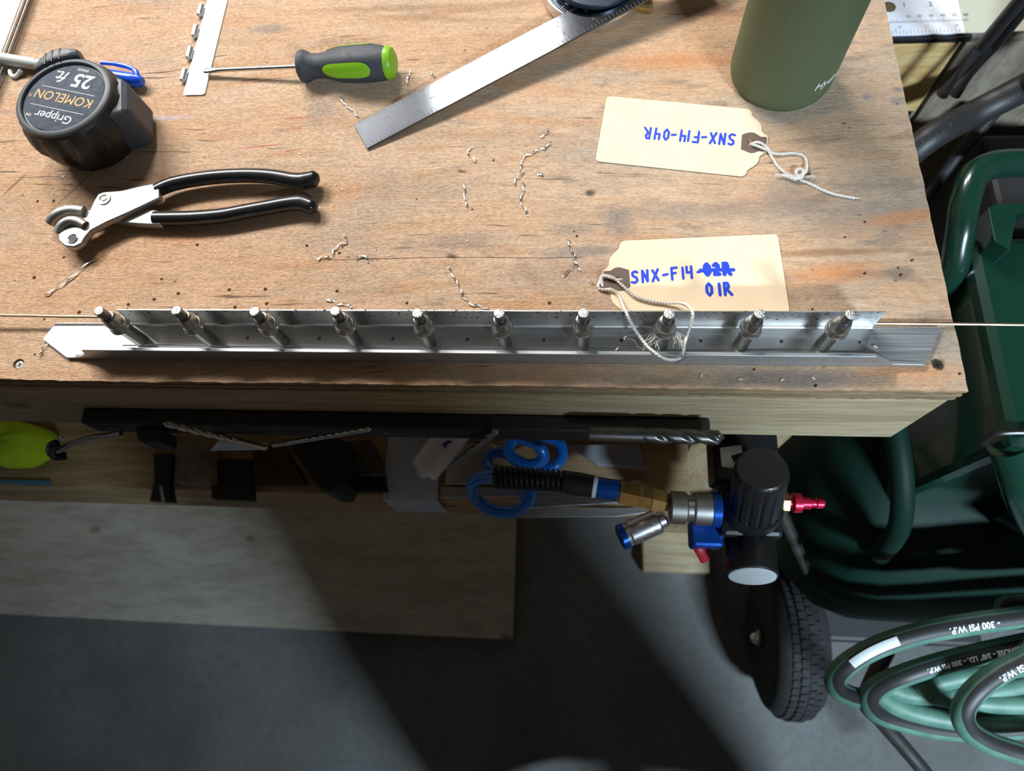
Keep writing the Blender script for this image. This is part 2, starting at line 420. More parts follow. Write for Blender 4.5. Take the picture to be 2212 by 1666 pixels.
M_PINE = lumber('knotty pine panel', (.62,.44,.20), (.52,.33,.13), (4, 40, 40), True, .5, .2)
M_GREYPLY = lumber('grey plywood', (.25,.21,.16), (.15,.12,.09), (20, 20, 8), True)
M_CONC = concrete()
M_ALU = brushed('mill finish aluminium', (.50,.52,.53), .42, metal=.8)
M_ALUB = brushed('brushed aluminium', (.72,.75,.78), .34, (5, 600, 600), .4, .25)
M_THIN = brushed('aluminium sheet', (.52,.51,.50), .44, (8, 300, 300), .2, .08, True, .02)
M_SHEETALU = mat('bare aluminium leaf', (.86,.90,.92), .33, 1.0, .05, 40)
M_ZINC = mat('zinc plated steel', (.58,.60,.55), .28, 1.0, .25, 90, .06, 300)
M_PLUNGER = mat('plunger steel', (.34,.345,.32), .36, 1.0, .3, 200, .08, 500)
M_TIP = mat('hammered plunger end', (.70,.71,.66), .34, 1.0, .35, 700, .9, 900)
M_CHROME = mat('satin chrome', (.44,.435,.42), .42, 1.0, .08, 120, .05, 500)
M_DARKSTEEL = mat('dark steel', (.20,.20,.20), .35, 1.0, .3, 100)
M_STEEL = mat('bright steel', (.72,.72,.72), .20, 1.0)
M_BLACKGRIP = mat('black vinyl grip', (.012,.013,.014), .26, 0, coat=.3)
M_RUBBER = dusty('black rubber', (.020,.019,.018), .46, (.10,.085,.07), 160, .70, .35)
M_TAPEBODY = dusty('dark grey plastic', (.050,.056,.066), .5, (.10,.10,.10), 300, .7, .15)
M_TAPEFACE = mat('slate label', (.050,.066,.092), .75, 0, .15, 300)
M_WHITEINK = mat('white print', (.78,.80,.84), .6)
M_ORANGEINK = mat('orange print', (.80,.36,.10), .6)
M_BLUEP = mat('blue plastic', (.006,.085,.62), .28, coat=.2)
M_GREYP = mat('light grey plastic', (.50,.53,.50), .38)
M_DKINK = mat('dark print', (.04,.04,.045), .6)
M_SDGREY = mat('charcoal soft grip', (.048,.052,.060), .6, 0, .15, 200, .1, 600)
M_SDGREEN = mat('lime plastic', (.20,.43,.012), .38)
M_PAPER = mat('manila card', (.72,.58,.40), .72, 0, .05, 40, .08, 500)
M_PATCH = mat('brown reinforcement', (.115,.075,.06), .7)
M_INK = mat('blue marker', (.006,.045,.50), .5)
M_STRING = mat('cotton string', (.74,.69,.62), .9, 0, .2, 800, .5, 1500)
M_BOTTLE = mat('olive powder coat', (.078,.096,.047), .50, 0, .06, 500, .12, 2500, spec=.4)
M_BRASSROD = mat('bronze rod', (.62,.40,.22), .35, 1.0)
M_PALEROD = mat('pale brass rod', (.56,.42,.27), .4, 1.0)
M_GRAD = mat('engraved line', (.05,.055,.07), .6)
M_DIAL = mat('blue black dial', (.02,.03,.05), .35, .4, coat=.4)
M_BRASS = mat('brass', (.60,.42,.16), .35, 1.0, .3, 120)
M_SWARF = mat('bright shaving', (.90,.90,.88), .18, 1.0)
M_FLAKE = mat('wood chip', (.62,.48,.28), .8)
M_MAGBAR = dusty('black bar', (.010,.010,.011), .55, (.35,.30,.22), 260, .70, .2)
M_HIVIS = mat('high visibility fabric', (.55,.85,.02), .7, 0, .1, 60, .4, 300)
M_BLKPL = mat('black plastic', (.012,.012,.013), .35)
M_BLKDARK = dusty('dull black', (.012,.012,.013), .6, (.06,.05,.045), 200, .68)
M_BLUEHOSE = mat('blue urethane hose', (.004,.16,.62), .22, coat=.5)
M_BLUEAN = mat('blue anodised', (.01,.09,.45), .3, .6)
M_WHITEP = mat('white plastic', (.75,.78,.80), .4)
M_REDAN = mat('red anodised', (.55,.012,.05), .3, .5)
M_REDP = mat('red plastic', (.42,.01,.02), .4)
M_GREENP = mat('machine green enamel', (.005,.030,.018), .24, 0, coat=.5)
M_GREENP2 = dusty('dull machine green', (.003,.017,.011), .58, (.008,.018,.015), 90, .62, .1)
M_GREENP2.node_tree.nodes['Principled BSDF'].inputs['Specular IOR Level'].default_value = .15
M_FRAMEBLK = dusty('black frame tube', (.018,.017,.018), .5, (.05,.045,.05), 260, .6, .2)
M_TIRE = mat('tyre rubber', (.020,.020,.021), .75, 0, .3, 80, .3, 300)
M_GLASS = mat('gauge lens', (.55,.60,.62), .12, 0)
M_PLASTSHEET = mat('clear plastic', (.86,.90,.93), .25, 0, trans=.55, ior=1.3)
M_SCREEN = mat('frosted bag', (.62,.72,.85), .35, 0, trans=.35, ior=1.2)

# ================================================================== the setting
o = MB().box((-2.6, -2.4, -0.05), (2.6, 2.2, 0.0)).build('floor', M_CONC); tag(o, kind='structure')

# ------------------------------------------------------------------ workbench
bench = thing('workbench', (-0.30, 0.35, 0.0), 'weathered plywood workbench with a pine stud front edge and lower shelf', 'workbench')
XL, YB = -1.50, 0.62
def bx(Y): return 0.2438 - 0.019*Y          # right edge of the top runs slightly inwards
def wob(i, s, amp): return amp*mnoise.noise(Vector((i*0.9, s*7.3, 0.5)))
def outline(s, amp, inset=0.0):
    pts = []; n = 420
    for i in range(n+1):
        x = XL + (0.2438 - inset - XL)*i/n
        pts.append((x, inset + wob(i, s, amp) + wob(i*.13, s+3, amp)))
    n = 110
    for i in range(1, n+1):
        y = YB*i/n
        pts.append((bx(y) - inset + wob(i, s+11, amp*.9), y))
    pts.append((XL, YB))
    return pts
zt = BT
lay = [.0030, .0036, .0036, .0036, .0036]
plies = []
for k, t in enumerate(lay):
    o = MB().prism(outline(k, .0005 if k else .0007, [.0, .0006, .0001, .0008, .0002][k]), zt - t, zt).build('ply_layer', M_TOP if k == 0 else M_PLY[k], bench)
    if k == 0:
        o.data.materials.append(M_PLY[0])
        for p in o.data.polygons:
            if p.normal.z < .5: p.material_index = 1
    plies.append(o); zt -= t
PLYB = zt
# drilled holes and the counterbored screw seats are real: boolean cut into the top ply
HOLES = [(81,435,1.3),(116,434,1.3),(138,556,1.1),(74,600,1.6),(426,529,1.4),(349,603,1.1),(495,626,1.4),(573,625,1.5),(385,634,1.4),(333,647,1.3),(277,658,1.5),
 (275,668,1.1),(171,675,1.6),(508,664,1.5),(576,656,1.4),(373,669,1.1),(663,531,1.2),(733,547,1.3),(728,629,1.4),(879,655,1.3),(1187,655,1.5),(1246,510,1.2),
 (1066,346,1.2),(1020,452,0.9),(900,430,.8),(1970,561,1.8),(1868,590,1.6),(1945,593,1.7),(1761,832,1.4),(2073,807,1.3),(1938,224,.8),(1835,275,.9),(1755,668,1.0),
 (1240,500,.8),(1940,578,1.0),(77,858,1.0),(1628,797,1.2),(27,835,1.0),(740,535,.8),(812,541,.9),(1868,479,1.1),(1825,512,1.2),(96,690,1.0),(75,766,1.0)]
SCREWS = [(40,787,4.3),(2027,786,4.6)]
cut = MB()
for x, y, r in HOLES:
    q = P(x, y); cut.lathe([(r*.0005, BT-.0016), (r*.00085, BT-.0011), (r*.001, BT+.001)], Matrix.Translation((q.x, q.y, 0)), 10)
for x, y, r in SCREWS:
    q = P(x, y); cut.lathe([(r*.00085, BT-.0022), (r*.001, BT+.001)], Matrix.Translation((q.x, q.y, 0)), 20)
# the long split along the grain
sp_ = [(690,562),(760,561),(830,559),(900,557),(960,556),(1040,556),(1120,557),(1190,557),(1255,556)]
for (a, b2) in zip(sp_[:-1], sp_[1:]):
    p, q = P(*a), P(*b2); d = (q - p).normalized(); n = Vector((-d.y, d.x, 0))*.00042
    p = p - d*.0003; q = q + d*.0003
    z0, z1 = BT-.0014, BT+.001
    cut.add([(p.x-n.x*.2,p.y-n.y*.2,z0),(q.x-n.x*.2,q.y-n.y*.2,z0),(q.x+n.x*.2,q.y+n.y*.2,z0),(p.x+n.x*.2,p.y+n.y*.2,z0),(p.x-n.x,p.y-n.y,z1),(q.x-n.x,q.y-n.y,z1),(q.x+n.x,q.y+n.y,z1),(p.x+n.x,p.y+n.y,z1)],
            [(3,2,1,0),(4,5,6,7),(0,1,5,4),(1,2,6,5),(2,3,7,6),(3,0,4,7)])
cutter = cut.build('cutter', M_PLY[1])
bo = plies[0].modifiers.new('holes', 'BOOLEAN'); bo.operation = 'DIFFERENCE'; bo.object = cutter; bo.solver = 'EXACT'; bo.use_self = True
dg = bpy.context.evaluated_depsgraph_get(); dg.update()
nm = bpy.data.meshes.new_from_object(plies[0].evaluated_get(dg))
plies[0].modifiers.clear(); plies[0].data = nm
bpy.data.objects.remove(cutter)
for x, y, r in SCREWS:
    q = P(x, y); mb = MB()
    R = r*.00075
    mb.lathe([(R*.3, BT-.0026), (R*.98, BT-.0019), (R, BT-.0014), (R*.9, BT-.0010), (R*.35, BT-.0010), (R*.2, BT-.0016)], Matrix.Translation((q.x, q.y, 0)), 20)
    s_ = mb.build('screw', M_ZINC, bench, True); tag(s_, 'zinc wood screw sunk in the bench top')
    cr = MB()
    for a in (.3, .3+math.pi/2):
        cr.box((-R*.62, -R*.13, BT-.00102), (R*.62, R*.13, BT-.00092), Matrix.Translation((q.x, q.y, 0)) @ Matrix.Rotation(a, 4, 'Z'))
    cr.build('screw_recess', M_DARKSTEEL, s_)
# apron, side rail, posts, feet
ap = MB()
n = 60; ring = []
for i in range(n+1):
    x = XL + (0.2415 - XL)*i/n
    e = wob(i, 31, .0004)
    ring.append([(x, .0008+e, PLYB), (x, .0002+e, PLYB-.004), (x, .0002+e*.5, PLYB-.086), (x, .0016, PLYB-.089), (x, .038, PLYB-.089), (x, .038, PLYB)])
ap.loft(ring)
ap.build('front_rail', M_2X4, bench, bevel=.0012)
MB().box((.200, .0385, PLYB-.089), (.238, YB, PLYB)).build('side_rail', M_2X4, bench, bevel=.002)
MB().box((.122, .0385, .0), (.211, .1275, PLYB-.0005)).build('leg', M_2X4V, bench, bevel=.002)
MB().box((.129, -.032, .0), (.245, .0382, .038)).build('foot_block', M_2X4, bench, bevel=.002)
MB().box((-1.49, .0385, .0), (-1.401, .1275, PLYB-.0005)).build('leg', M_2X4V, bench, bevel=.002)
MB().box((.122, .53, .0), (.211, .61, PLYB-.0005)).build('leg', M_2X4V, bench, bevel=.002)
MB().box((-1.49, .53, .0), (-1.401, .61, PLYB-.0005)).build('leg', M_2X4V, bench, bevel=.002)
SH = .62
MB().box((XL, -.021, SH-.100), (.118, .016, SH-.0122)).build('shelf_rail', M_SHELF, bench, bevel=.0015)
MB().box((XL, -.021, SH-.012), (.119, .60, SH)).build('shelf_board', M_SHELF, bench, bevel=.001)

# plywood sheet on the floor under the bench
a, b2 = P(0, 1325, .018), P(1108, 1384, .018)
o = MB().prism([(-1.38, -.150), (-.100, -.158), (-.106, .50), (-1.38, .50)], 0.0, .018).build('plywood_sheet', M_SHEET, bevel=.001)
tag(o, 'pale plywood sheet lying on the concrete floor under the bench', 'plywood sheet')

# ================================================================== aluminium spar clamped with spring fasteners
RZ = BT
spar = thing('aluminium_spar', (-.07, .03, RZ), 'long aluminium angle with a thinner sheet angle pinned on it, ends cut obliquely', 'aluminium spar')
YF, YR, TT = .0158, .0428, .0026
pl_ = [P(127,698), P(96,736), P(149,773)]
pr_ = [P(1993,792), P(2030,713)]
web = [(pl_[0].x, YR), (pl_[1].x, pl_[1].y), (pl_[2].x, YF), (pr_[0].x, YF), (pr_[1].x, YR)]
mb = MB().prism(web, RZ, RZ+TT)
zt_ = RZ + .0160
xl0, xl1 = pl_[2].x + .002, P(178,749,zt_).x
xr0, xr1 = P(1927,790,RZ+.003).x, P(1893,768,zt_).x
fl = [(xl0, RZ+TT*.5), (xl1-.008, RZ+.0045), (xl1-.003, RZ+.008), (xl1, zt_), (xr1, zt_), (xr0, RZ+.0042), (pr_[0].x-.001, RZ+.0035), (pr_[0].x, RZ+TT*.5)]
rA = [Vector((x, YF, z)) for x, z in fl]; rB = [Vector((x, YF+TT, z)) for x, z in fl]
mb.add(rA + rB, [tuple(range(8)), tuple(range(8, 16))[::-1]] + [(i, (i+1) % 8, 8+(i+1) % 8, 8+i) for i in range(8)])
o = mb.build('heavy_angle', M_ALU, spar, bevel=.0005)
tag(o, 'thick angle with an upright front lip')
# thin angle: horizontal leg plus upright rear leg with rolled bend
Z1 = RZ + TT + .0001; ts = .0007; YB_ = .0418; YFt = .0258
HT = RZ + .0250
def thin_prof(yf):      # section from the front edge to the top of the rear leg (upper surface)
    pts = [(yf, Z1+ts)]
    for i in range(5):
        a = -math.pi/2 + (math.pi/2)*i/4
        pts.append((YB_-.0020+.0020*math.cos(a), Z1+ts+.0020+.0020*math.sin(a)))
    pts.append((YB_, HT)); return pts
nx = 70
xlb, xlt, xlf = P(287,701,Z1).x, P(249,672,HT).x, P(264,746,Z1).x
xrb, xrt, xrf = P(1883,711,Z1).x, P(1915,679,HT).x, P(1866,752,Z1).x
mb = MB(); rings = []
prof = thin_prof(YFt)
def endx(k, side):
    y, z = prof[k]
    if k == 0: return (xlf, xrf)[side]
    t = max(0, (z - Z1)/(HT - Z1))
    return ((xlb + (xlt-xlb)*t), (xrb + (xrt-xrb)*t))[side]
for i in range(nx+1):
    s = i/nx; up = []; dn = []
    for k, (y, z) in enumerate(prof):
        x = endx(k, 0) + (endx(k, 1) - endx(k, 0))*s
        yy = y + (0.0005*math.sin(x*61) + .0004*mnoise.noise(Vector((x*25, 3, 0))) if k == 0 else 0)
        zz = z + (.0003*mnoise.noise(Vector((x*18, 0, 0))) if k == len(prof)-1 else 0)
        up.append(Vector((x, yy, zz)))
        nn = [(0, -1), (0, -1), (.4, -.9), (.7, -.7), (.9, -.4), (1, 0), (1, 0)][k]
        dn.append(Vector((x, yy + nn[0]*ts, zz + nn[1]*ts)))
    rings.append(up + dn[::-1])
mb.loft(rings)
thin = mb.build('sheet_angle', M_THIN, spar, True, sharp=60)
tag(thin, 'thin sheet angle with rivet holes and a dark spattered upright leg')
CX = [-.2996 + (.1587+.2996)*i/9 for i in range(10)]; CY = .0292
cut = MB()
for x in [-.2743] + [(CX[i]+CX[i+1])/2 for i in range(9)] + [.1815]:
    cut.lathe([(.0013, Z1-.0002), (.0013, Z1+.004)], Matrix.Translation((x, CY+.0022, 0)), 12)
cutter = cut.build('cutter', M_ALU)
bo = thin.modifiers.new('holes', 'BOOLEAN'); bo.object = cutter; bo.operation = 'DIFFERENCE'; bo.solver = 'FAST'
dg = bpy.context.evaluated_depsgraph_get(); dg.update()
nm = bpy.data.meshes.new_from_object(thin.evaluated_get(dg)); thin.modifiers.clear(); thin.data = nm
bpy.data.objects.remove(cutter)
for x in [-.2743] + [(CX[i]+CX[i+1])/2 for i in range(9)] + [.1815]:
    MB().lathe([(.00128, Z1-.00005), (.00128, Z1+.0001)], Matrix.Translation((x, CY+.0022, 0)), 12).build('rivet_hole', M_DARKSTEEL, thin)
q = P(1466, 781, RZ+.008); mb = MB()
strokes(mb, [[(0, 0), (.002, .004), (.0052, .0105)]], .0006, lambda u, v: Vector((q.x-.001+u, YF-.0001, RZ+.0026+v)))
mb.build('marker_line', M_INK, spar)
# spring fasteners
ORD = ['first', 'second', 'third', 'fourth', 'fifth', 'sixth', 'seventh', 'eighth', 'ninth', 'tenth']
ZB = Z1 + ts
TILT = [(-.05,.02), (-.03,.03), (-.02,.02), (.0,.03), (.02,.0), (.0,.0), (.0,.01), (-.01,.0), (.02,.01), (.03,.0)]
def cleco(parent):
    """built standing on the origin"""
    T = wmat(parent)
    def part(name, prof, m, seg=28, sharp=30):
        mb = MB().lathe(prof, T, seg); return mb.build(name, m, parent, True, sharp=sharp)
    part('body', [(.0044, 0), (.0046, .0008), (.0046, .0200), (.0047, .0205), (.0047, .0215)], M_ZINC)
    part('flange', [(.0048, .0212), (.0062, .0216), (.0070, .0224), (.0070, .0232), (.0064, .0240), (.0061, .0246), (.0064, .0252), (.0063, .0260), (.0058, .0270)], M_ZINC)
    part('cap', [(.0057, .0264), (.0056, .0312), (.0048, .0330), (.0047, .0340), (.0042, .0348), (.0036, .0346)], M_ZINC)
    part('neck_ring', [(.0034, .0338), (.0042, .0344), (.0042, .0360), (.0035, .0363)], M_DARKSTEEL)
    p = part('plunger', [(.0033, .0346), (.0033, .0436), (.0031, .0442)], M_PLUNGER)
    t_ = MB().lathe([(.0031, .0440), (.0031, .0443), (.0025, .0446), (.0010, .0445)], T, 20).build('plunger_tip', M_TIP, p, True)
    return parent
c0 = None
for i, x in enumerate(CX):
    lab = '%s spring rivet fastener from the pointed end of the aluminium spar' % ORD[i]
    if i == 7: lab = 'eighth spring rivet fastener of the spar, ringed by the frayed tag string'
    if c0 is None:
        c0 = thing('spring_fastener', (x, CY, ZB), lab, 'fastener', 'spring fasteners standing on the aluminium spar'); cleco(c0); o = c0
    else:
        o = copy_tree(c0); tag(o, lab)
    o.matrix_basis = Matrix.Translation((x, CY, ZB)) @ Matrix.Rotation(TILT[i][0], 4, 'Y') @ Matrix.Rotation(-TILT[i][1], 4, 'X') @ Matrix.Rotation(i*.7, 4, 'Z')

# thin rod behind the spar, past the bench end
rp = [(-.62, .0470, BT+.0100), (-.40, .0457, BT+.0080), (-.31, .0452, BT+.0070), (.20, .0449, BT+.0026), (.30, .0445, BT+.0020), (.62, .0430, BT+.0005)]
o = MB().tube(smooth_path(rp, 8), .00105, 10).build('brazing_rod', M_PALEROD, None, True)
tag(o, 'long thin bronze rod running behind the spar and past the bench edge', 'rod')

# ================================================================== things on the bench
# ---- tape measure
tz = BT + .046
tc = P(135, 207, tz); TCX, TCY = tc.x, tc.y
tape = thing('tape_measure', (TCX, TCY, BT), 'chunky black rubber tape measure with a slate 25 ft. label', 'tape measure')
lx = (P(80,195,tz) - P(190,218,tz)); lx.z = 0; lx.normalize()      # reading direction of the label
ly = Vector((-lx.y, lx.x, 0))
T0 = Matrix.Translation((TCX, TCY, BT))
nseg = 120
def tring(R, z, rib=0.0, tw=0.0):
    out = []
    for i in range(nseg):
        a = 2*math.pi*i/nseg
        c = math.cos(11*(a + tw)); k = 1 - rib*(1 if c < -.55 else 0 if c > -.2 else (-.2-c)/.35)
        out.append((R*k*math.cos(a), R*k*math.sin(a), z))
    return out
mb = MB().loft([tring(.0300, .0), tring(.0325, .0012), tring(.0328, .006), tring(.0345, .0075, .03, .16), tring(.0385, .014, .08, .12), tring(.0412, .023, .085, .06), tring(.0414, .029, .08, .0), tring(.0392, .0380, .06, -.03), tring(.0372, .0415, .0), tring(.0362, .0432)], T0)
mb.build('rubber_shell', M_RUBBER, tape, True, sharp=28)
mb = MB().lathe([(.0362, .0426), (.0357, .0452), (.0345, .0460), (.0322, .0462), (.0316, .0456), (.0314, .0436), (.0300, .0434)], T0, 64, False)
mb.build('face_ring', M_TAPEBODY, tape, True)
lab = MB().lathe([(.0305, .0432), (.0303, .0442), (.0295, .0444)], T0, 64).build('face_plate', M_TAPEFACE, tape, True)
def onface(u, v): return Vector((TCX, TCY, BT+.04450)) + lx*u + ly*v
mb = MB(); text_on(mb, '25', .0170, lambda u, v: onface(u-.0150, v-.0225), bold=.0003)
text_on(mb, 'ft.', .0145, lambda u, v: onface(u+.0065, v-.0220), shear=.3)
mb.build('length_lettering', M_WHITEINK, lab)
mb = MB(); text_on(mb, 'Gripper', .0098, lambda u, v: onface(u-.0012, v+.0150), True); text_on(mb, 'TM', .0034, lambda u, v: onface(u+.0165, v+.0190))
mb.build('name_lettering', M_WHITEINK, lab)
mb = MB(); text_on(mb, 'SM5425', .0030, lambda u, v: onface(u-.002, v-.0275), True); mb.build('code_lettering', M_WHITEINK, lab)
mb = MB(); text_on(mb, 'KOMELON', .0112, lambda u, v: onface(u*.92-.0005, v-.0028), True); text_on(mb, '®', .0030, lambda u, v: onface(u+.0262, v+.003))
mb.build('orange_lettering', M_ORANGEINK, lab)
mb = MB()
for v0 in (.0108, -.0065): mb.add([onface(-.023, v0), onface(.023, v0), onface(.023, v0+.0003), onface(-.023, v0+.0003)], [(0,1,2,3)])
mb.build('label_rule', M_GREYP, lab)
# nose block where the blade leaves
q = P(300, 196, BT+.036)
nd = Vector((q.x-TCX, q.y-TCY, 0)).normalized(); F = frame((TCX, TCY, BT), nd)
mb = MB().loft([[F @ Vector(p) for p in ring] for ring in [
    [(.026, -.024, .003), (.026, .020, .003), (.026, .020, .0405), (.026, -.024, .0405)],
    [(.0405, -.021, .003), (.0405, .014, .003), (.0395, .014, .0385), (.0395, -.019, .0385)],
    [(.0460, -.018, .006), (.0460, .009, .006), (.0440, .009, .0350), (.0440, -.016, .0350)]]])
mb.build('blade_nose', M_TAPEBODY, tape, bevel=.002)
# thumb lock
q = P(118, 130, BT+.046); td = Vector((q.x-TCX, q.y-TCY, 0)); tl = td.length; F = frame((TCX, TCY, BT), td)
mb = MB(); rings = []
for k in range(11):
    s = k/10; yy = -.017 + .034*s
    top = .0455 + .0025*math.sin(math.pi*s); out_ = tl + .004 + .009*math.sin(math.pi*(.15+.75*s))
    rings.append([F @ Vector(p) for p in [(.0366, yy, .036), (out_-.002, yy, .032), (out_+.001, yy, .039), (out_-.003, yy, top-.001), (.0392, yy, top), (.0368, yy, top-.0012)]])
mb.loft(rings); lk = mb.build('thumb_lock', M_TAPEBODY, tape, True, bevel=.0008)
mb = MB()
for k in range(3):
    yy = -.006 + .0055*k; sg = (yy+.017)/.034; tp = .0455 + .0025*math.sin(math.pi*sg); ou = tl + .004 + .009*math.sin(math.pi*(.15+.75*sg))
    mb.tube([F @ Vector((tl-.003, yy+.002, tp-.0001)), F @ Vector((ou-.004, yy, tp-.0006)), F @ Vector((ou+.0003, yy, .0398))], .0007, 8)
mb.build('grip_groove', M_BLKPL, lk)

# ---- capped pen lying behind the tape
pen = thing('pen', P(180, 150), 'light grey ballpoint pen with a blue cap and clip behind the tape measure', 'pen')
pz = BT + .0062
pa, pb = P(14, 128, pz), P(308, 176, pz); pd = (pb - pa).normalized()
mb = MB().tube([pa - pd*.03, pa + pd*.062], .0046, 20); mb.build('barrel', M_GREYP, pen, True)
mb = MB(); A = axis(pa + pd*.060, pd)
mb.lathe([(.0050, 0), (.0054, .001), (.0054, (pb-pa).length-.070), (.0050, (pb-pa).length-.063), (.0030, (pb-pa).length-.060)], A, 20)
cp = mb.build('cap', M_BLUEP, pen, True)
sd = Vector((-pd.y, pd.x, 0))
e = pb - pd*.003
cl_ = smooth_path([e + Vector((0,0,.002)), e + sd*.006 + Vector((0,0,.003)) - pd*.004, e + sd*.0095 - pd*.014 + Vector((0,0,.003)), e + sd*.0100 - pd*.028 + Vector((0,0,.003)), e + sd*.0090 - pd*.038 + Vector((0,0,.003))], 6)
MB().tube(cl_, [.0021]*8 + [.0019]*9 + [.0016]*(len(cl_)-17), 10).build('clip', M_BLUEP, cp, True)
mb = MB()
def onpen(u, v): 
    a = v/.0046; return pa + pd*(.030+u) + sd*math.sin(a)*.00468 + Vector((0,0,1))*math.cos(a)*.00468
text_on(mb, 'UT/ oc', .0042, lambda u, v: onpen(u, v), shear=.2); mb.build('barrel_print', M_DKINK, pen)
# little curled white hook beside the pen barrel
hk = [P(22,152,BT+.003), P(24,162,BT+.002), P(32,166,BT+.0015), P(40,160,BT+.002), P(45,152,BT+.004)]
o = MB().tube(smooth_path(hk, 6), .0017, 10).build('curled_clip', M_WHITEP, None, True); tag(o, 'small curled white plastic clip beside the grey pen barrel', 'clip')

# ---- stack of aluminium strips
for k in range(6):
    w_ = [.0, .0008, -.0003, .0010, .0002, .0006][k]
    o = MB().box((-.560, .225, BT + k*.0017 + .0001), (-.4800 - w_, .60, BT + k*.0017 + .0016)).build('metal_strip', M_SHEETALU if k == 5 else M_ALUB, bevel=.0002)
    o.matrix_basis = o.matrix_basis @ Matrix.Rotation([0, .003, -.002, .002, .0, -.001][k], 4, 'Z')
    tag(o, ['bottom', 'second', 'third', 'fourth', 'fifth', 'topmost'][k] + ' bare aluminium strip in the stack by the pen' + ('' if k else ', flat on the bench'), 'metal strip', 'stacked aluminium strips')
o = MB().box((-.5625, .262, BT+.0103), (-.5045, .60, BT+.0119)).build('metal_strip', M_SHEETALU, bevel=.0002)
tag(o, 'narrow bare aluminium strip lying on top of the strip stack', 'metal strip')

# ---- hinge leaf with four rolled knuckles
a0, b0, a1, b1 = P(397,207), P(443,207), P(453,0), P(491,0)
hx = thing('hinge_leaf', ((a0.x+b0.x)/2, a0.y, BT), 'bare aluminium hinge leaf with rolled knuckles along one edge', 'hinge leaf')
X0, X1, Y0 = a0.x+.0003, b0.x-.0003, a0.y
ol = [(X0+.0012, Y0), (X1-.0012, Y0), (X1, Y0+.0012), (X1, Y0+.21), (X0, Y0+.21), (X0, Y0+.0012)]
MB().prism(ol, BT+.0001, BT+.0012).build('leaf', M_SHEETALU, hx)
for k in range(9):
    yk = P(404, 180).y + k*.02345 + .0005
    mb = MB(); prof = []
    for i in range(13):
        a = -math.pi/2 - (1.75*math.pi)*i/12
        prof.append((math.cos(a), math.sin(a)))
    rings = []
    r0, r1 = .0025, .0017; cxk, czk = X0-.0030, BT+.0026
    sec = [(X0+.0005, BT+.0003)] + [(cxk + r0*c, czk + r0*s) for c, s in prof] + [(cxk + r1*c, czk + r1*s) for c, s in prof[::-1]] + [(X0+.0005, BT+.0011)]
    mb.loft([[Vector((x, yk, z)) for x, z in sec], [Vector((x, yk+.0108, z)) for x, z in sec]])
    mb.build('knuckle', M_SHEETALU, hx, True, sharp=40)

# ---- screwdriver
sz = BT + .0138
sa, sb = P(440, 153, BT+.0040), P(853, 135, sz); sdv = (sb - sa).normalized(); SL = (sb - sa).length
sdr = thing('screwdriver', (sa+sb)/2 - Vector((0,0,(sa.z+sb.z)/2-BT)), 'flat-blade screwdriver with a charcoal and lime green handle', 'screwdriver')
A = frame(sa, sdv)                      # X along the tool
hl = (P(636,146,sz) - sa).dot(sdv)      # where the handle starts
def ring_x(x, r, n=32, sq=0.0):
    out = []
    for i in range(n):
        a = 2*math.pi*i/n; k = 1 + sq*math.cos(6*a)
        out.append(A @ Vector((x, r*k*math.cos(a), r*k*math.sin(a))))
    return out
mb = MB(); bl = [(0, .0011, .0009), (.001, .0025, .0009), (.007, .0026, .0013), (.014, .0017, .0017), (.020, .0016, .0016), (hl+.01, .0016, .0016)]
mb.loft([[A @ Vector((x, ry*math.cos(2*math.pi*i/16), rz*math.sin(2*math.pi*i/16))) for i in range(16)] for x, ry, rz in bl])
mb.build('shaft', M_STEEL, sdr, True)
MB().loft([[A @ Vector((x, ry*math.cos(2*math.pi*i/16), rz*math.sin(2*math.pi*i/16))) for i in range(16)] for x, ry, rz in [(-.0003, .0012, .0009), (.001, .00265, .00098), (.005, .00266, .0012)]]).build('blade_tip', M_DARKSTEEL, sdr, True)
k_ = SL - hl
MB().loft([ring_x(hl, .0062), ring_x(hl+.001, .0085), ring_x(hl+.004, .0100)]).build('front_collar', M_SDGREEN, sdr, True)
prof = [(.0016,.0095,0),(.0028,.0118,0),(.0055,.0124,0),(.0085,.0112,0),(.0120,.0092,0),(.0180,.0090,.0),(.0240,.0098,.01),(.0300,.0116,.02),(.036,.0129,.025),(.050,.0136,.03),(.062,.0135,.03),(.070,.0128,.02),(k_-.0065,.0120,.0)]
hd = MB().loft([ring_x(hl+x, r, 36, s) for x, r, s in prof]).build('handle', M_SDGREY, sdr, True)
MB().loft([ring_x(hl+k_-.0072, .0119), ring_x(hl+k_-.004, .0121), ring_x(hl+k_-.0015, .0108), ring_x(hl+k_, .0078), ring_x(hl+k_+.0004, .003)]).build('butt_cap', M_SDGREEN, sdr, True)
for roll in (.62, .62+2*math.pi/3, .62+4*math.pi/3):
    mb = MB(); rings = []; n = 22; m = 10
    for i in range(n+1):
        s = i/n; x = .0235 + .0405*s
        hw = .0066*math.sqrt(max(0, 1-(2*s-1)**4))*(.8+.2*s) + 1e-5
        R = 0
        for (x0, r0, s0), (x1, r1, s1) in zip(prof[:-1], prof[1:]):
            if x0 <= x <= x1: R = r0 + (r1-r0)*(x-x0)/(x1-x0); break
        R = R*1.02 + .0003
        rings.append([A @ Vector((hl+x, (R+.00025*math.sin(math.pi*j/m))*math.cos(roll+(j/m-.5)*2*hw/R), (R+.00025*math.sin(math.pi*j/m))*math.sin(roll+(j/m-.5)*2*hw/R))) for j in range(m+1)])
    mb.loft(rings, None, False, False)
    mb.build('grip_inlay', M_SDGREEN, hd, True)

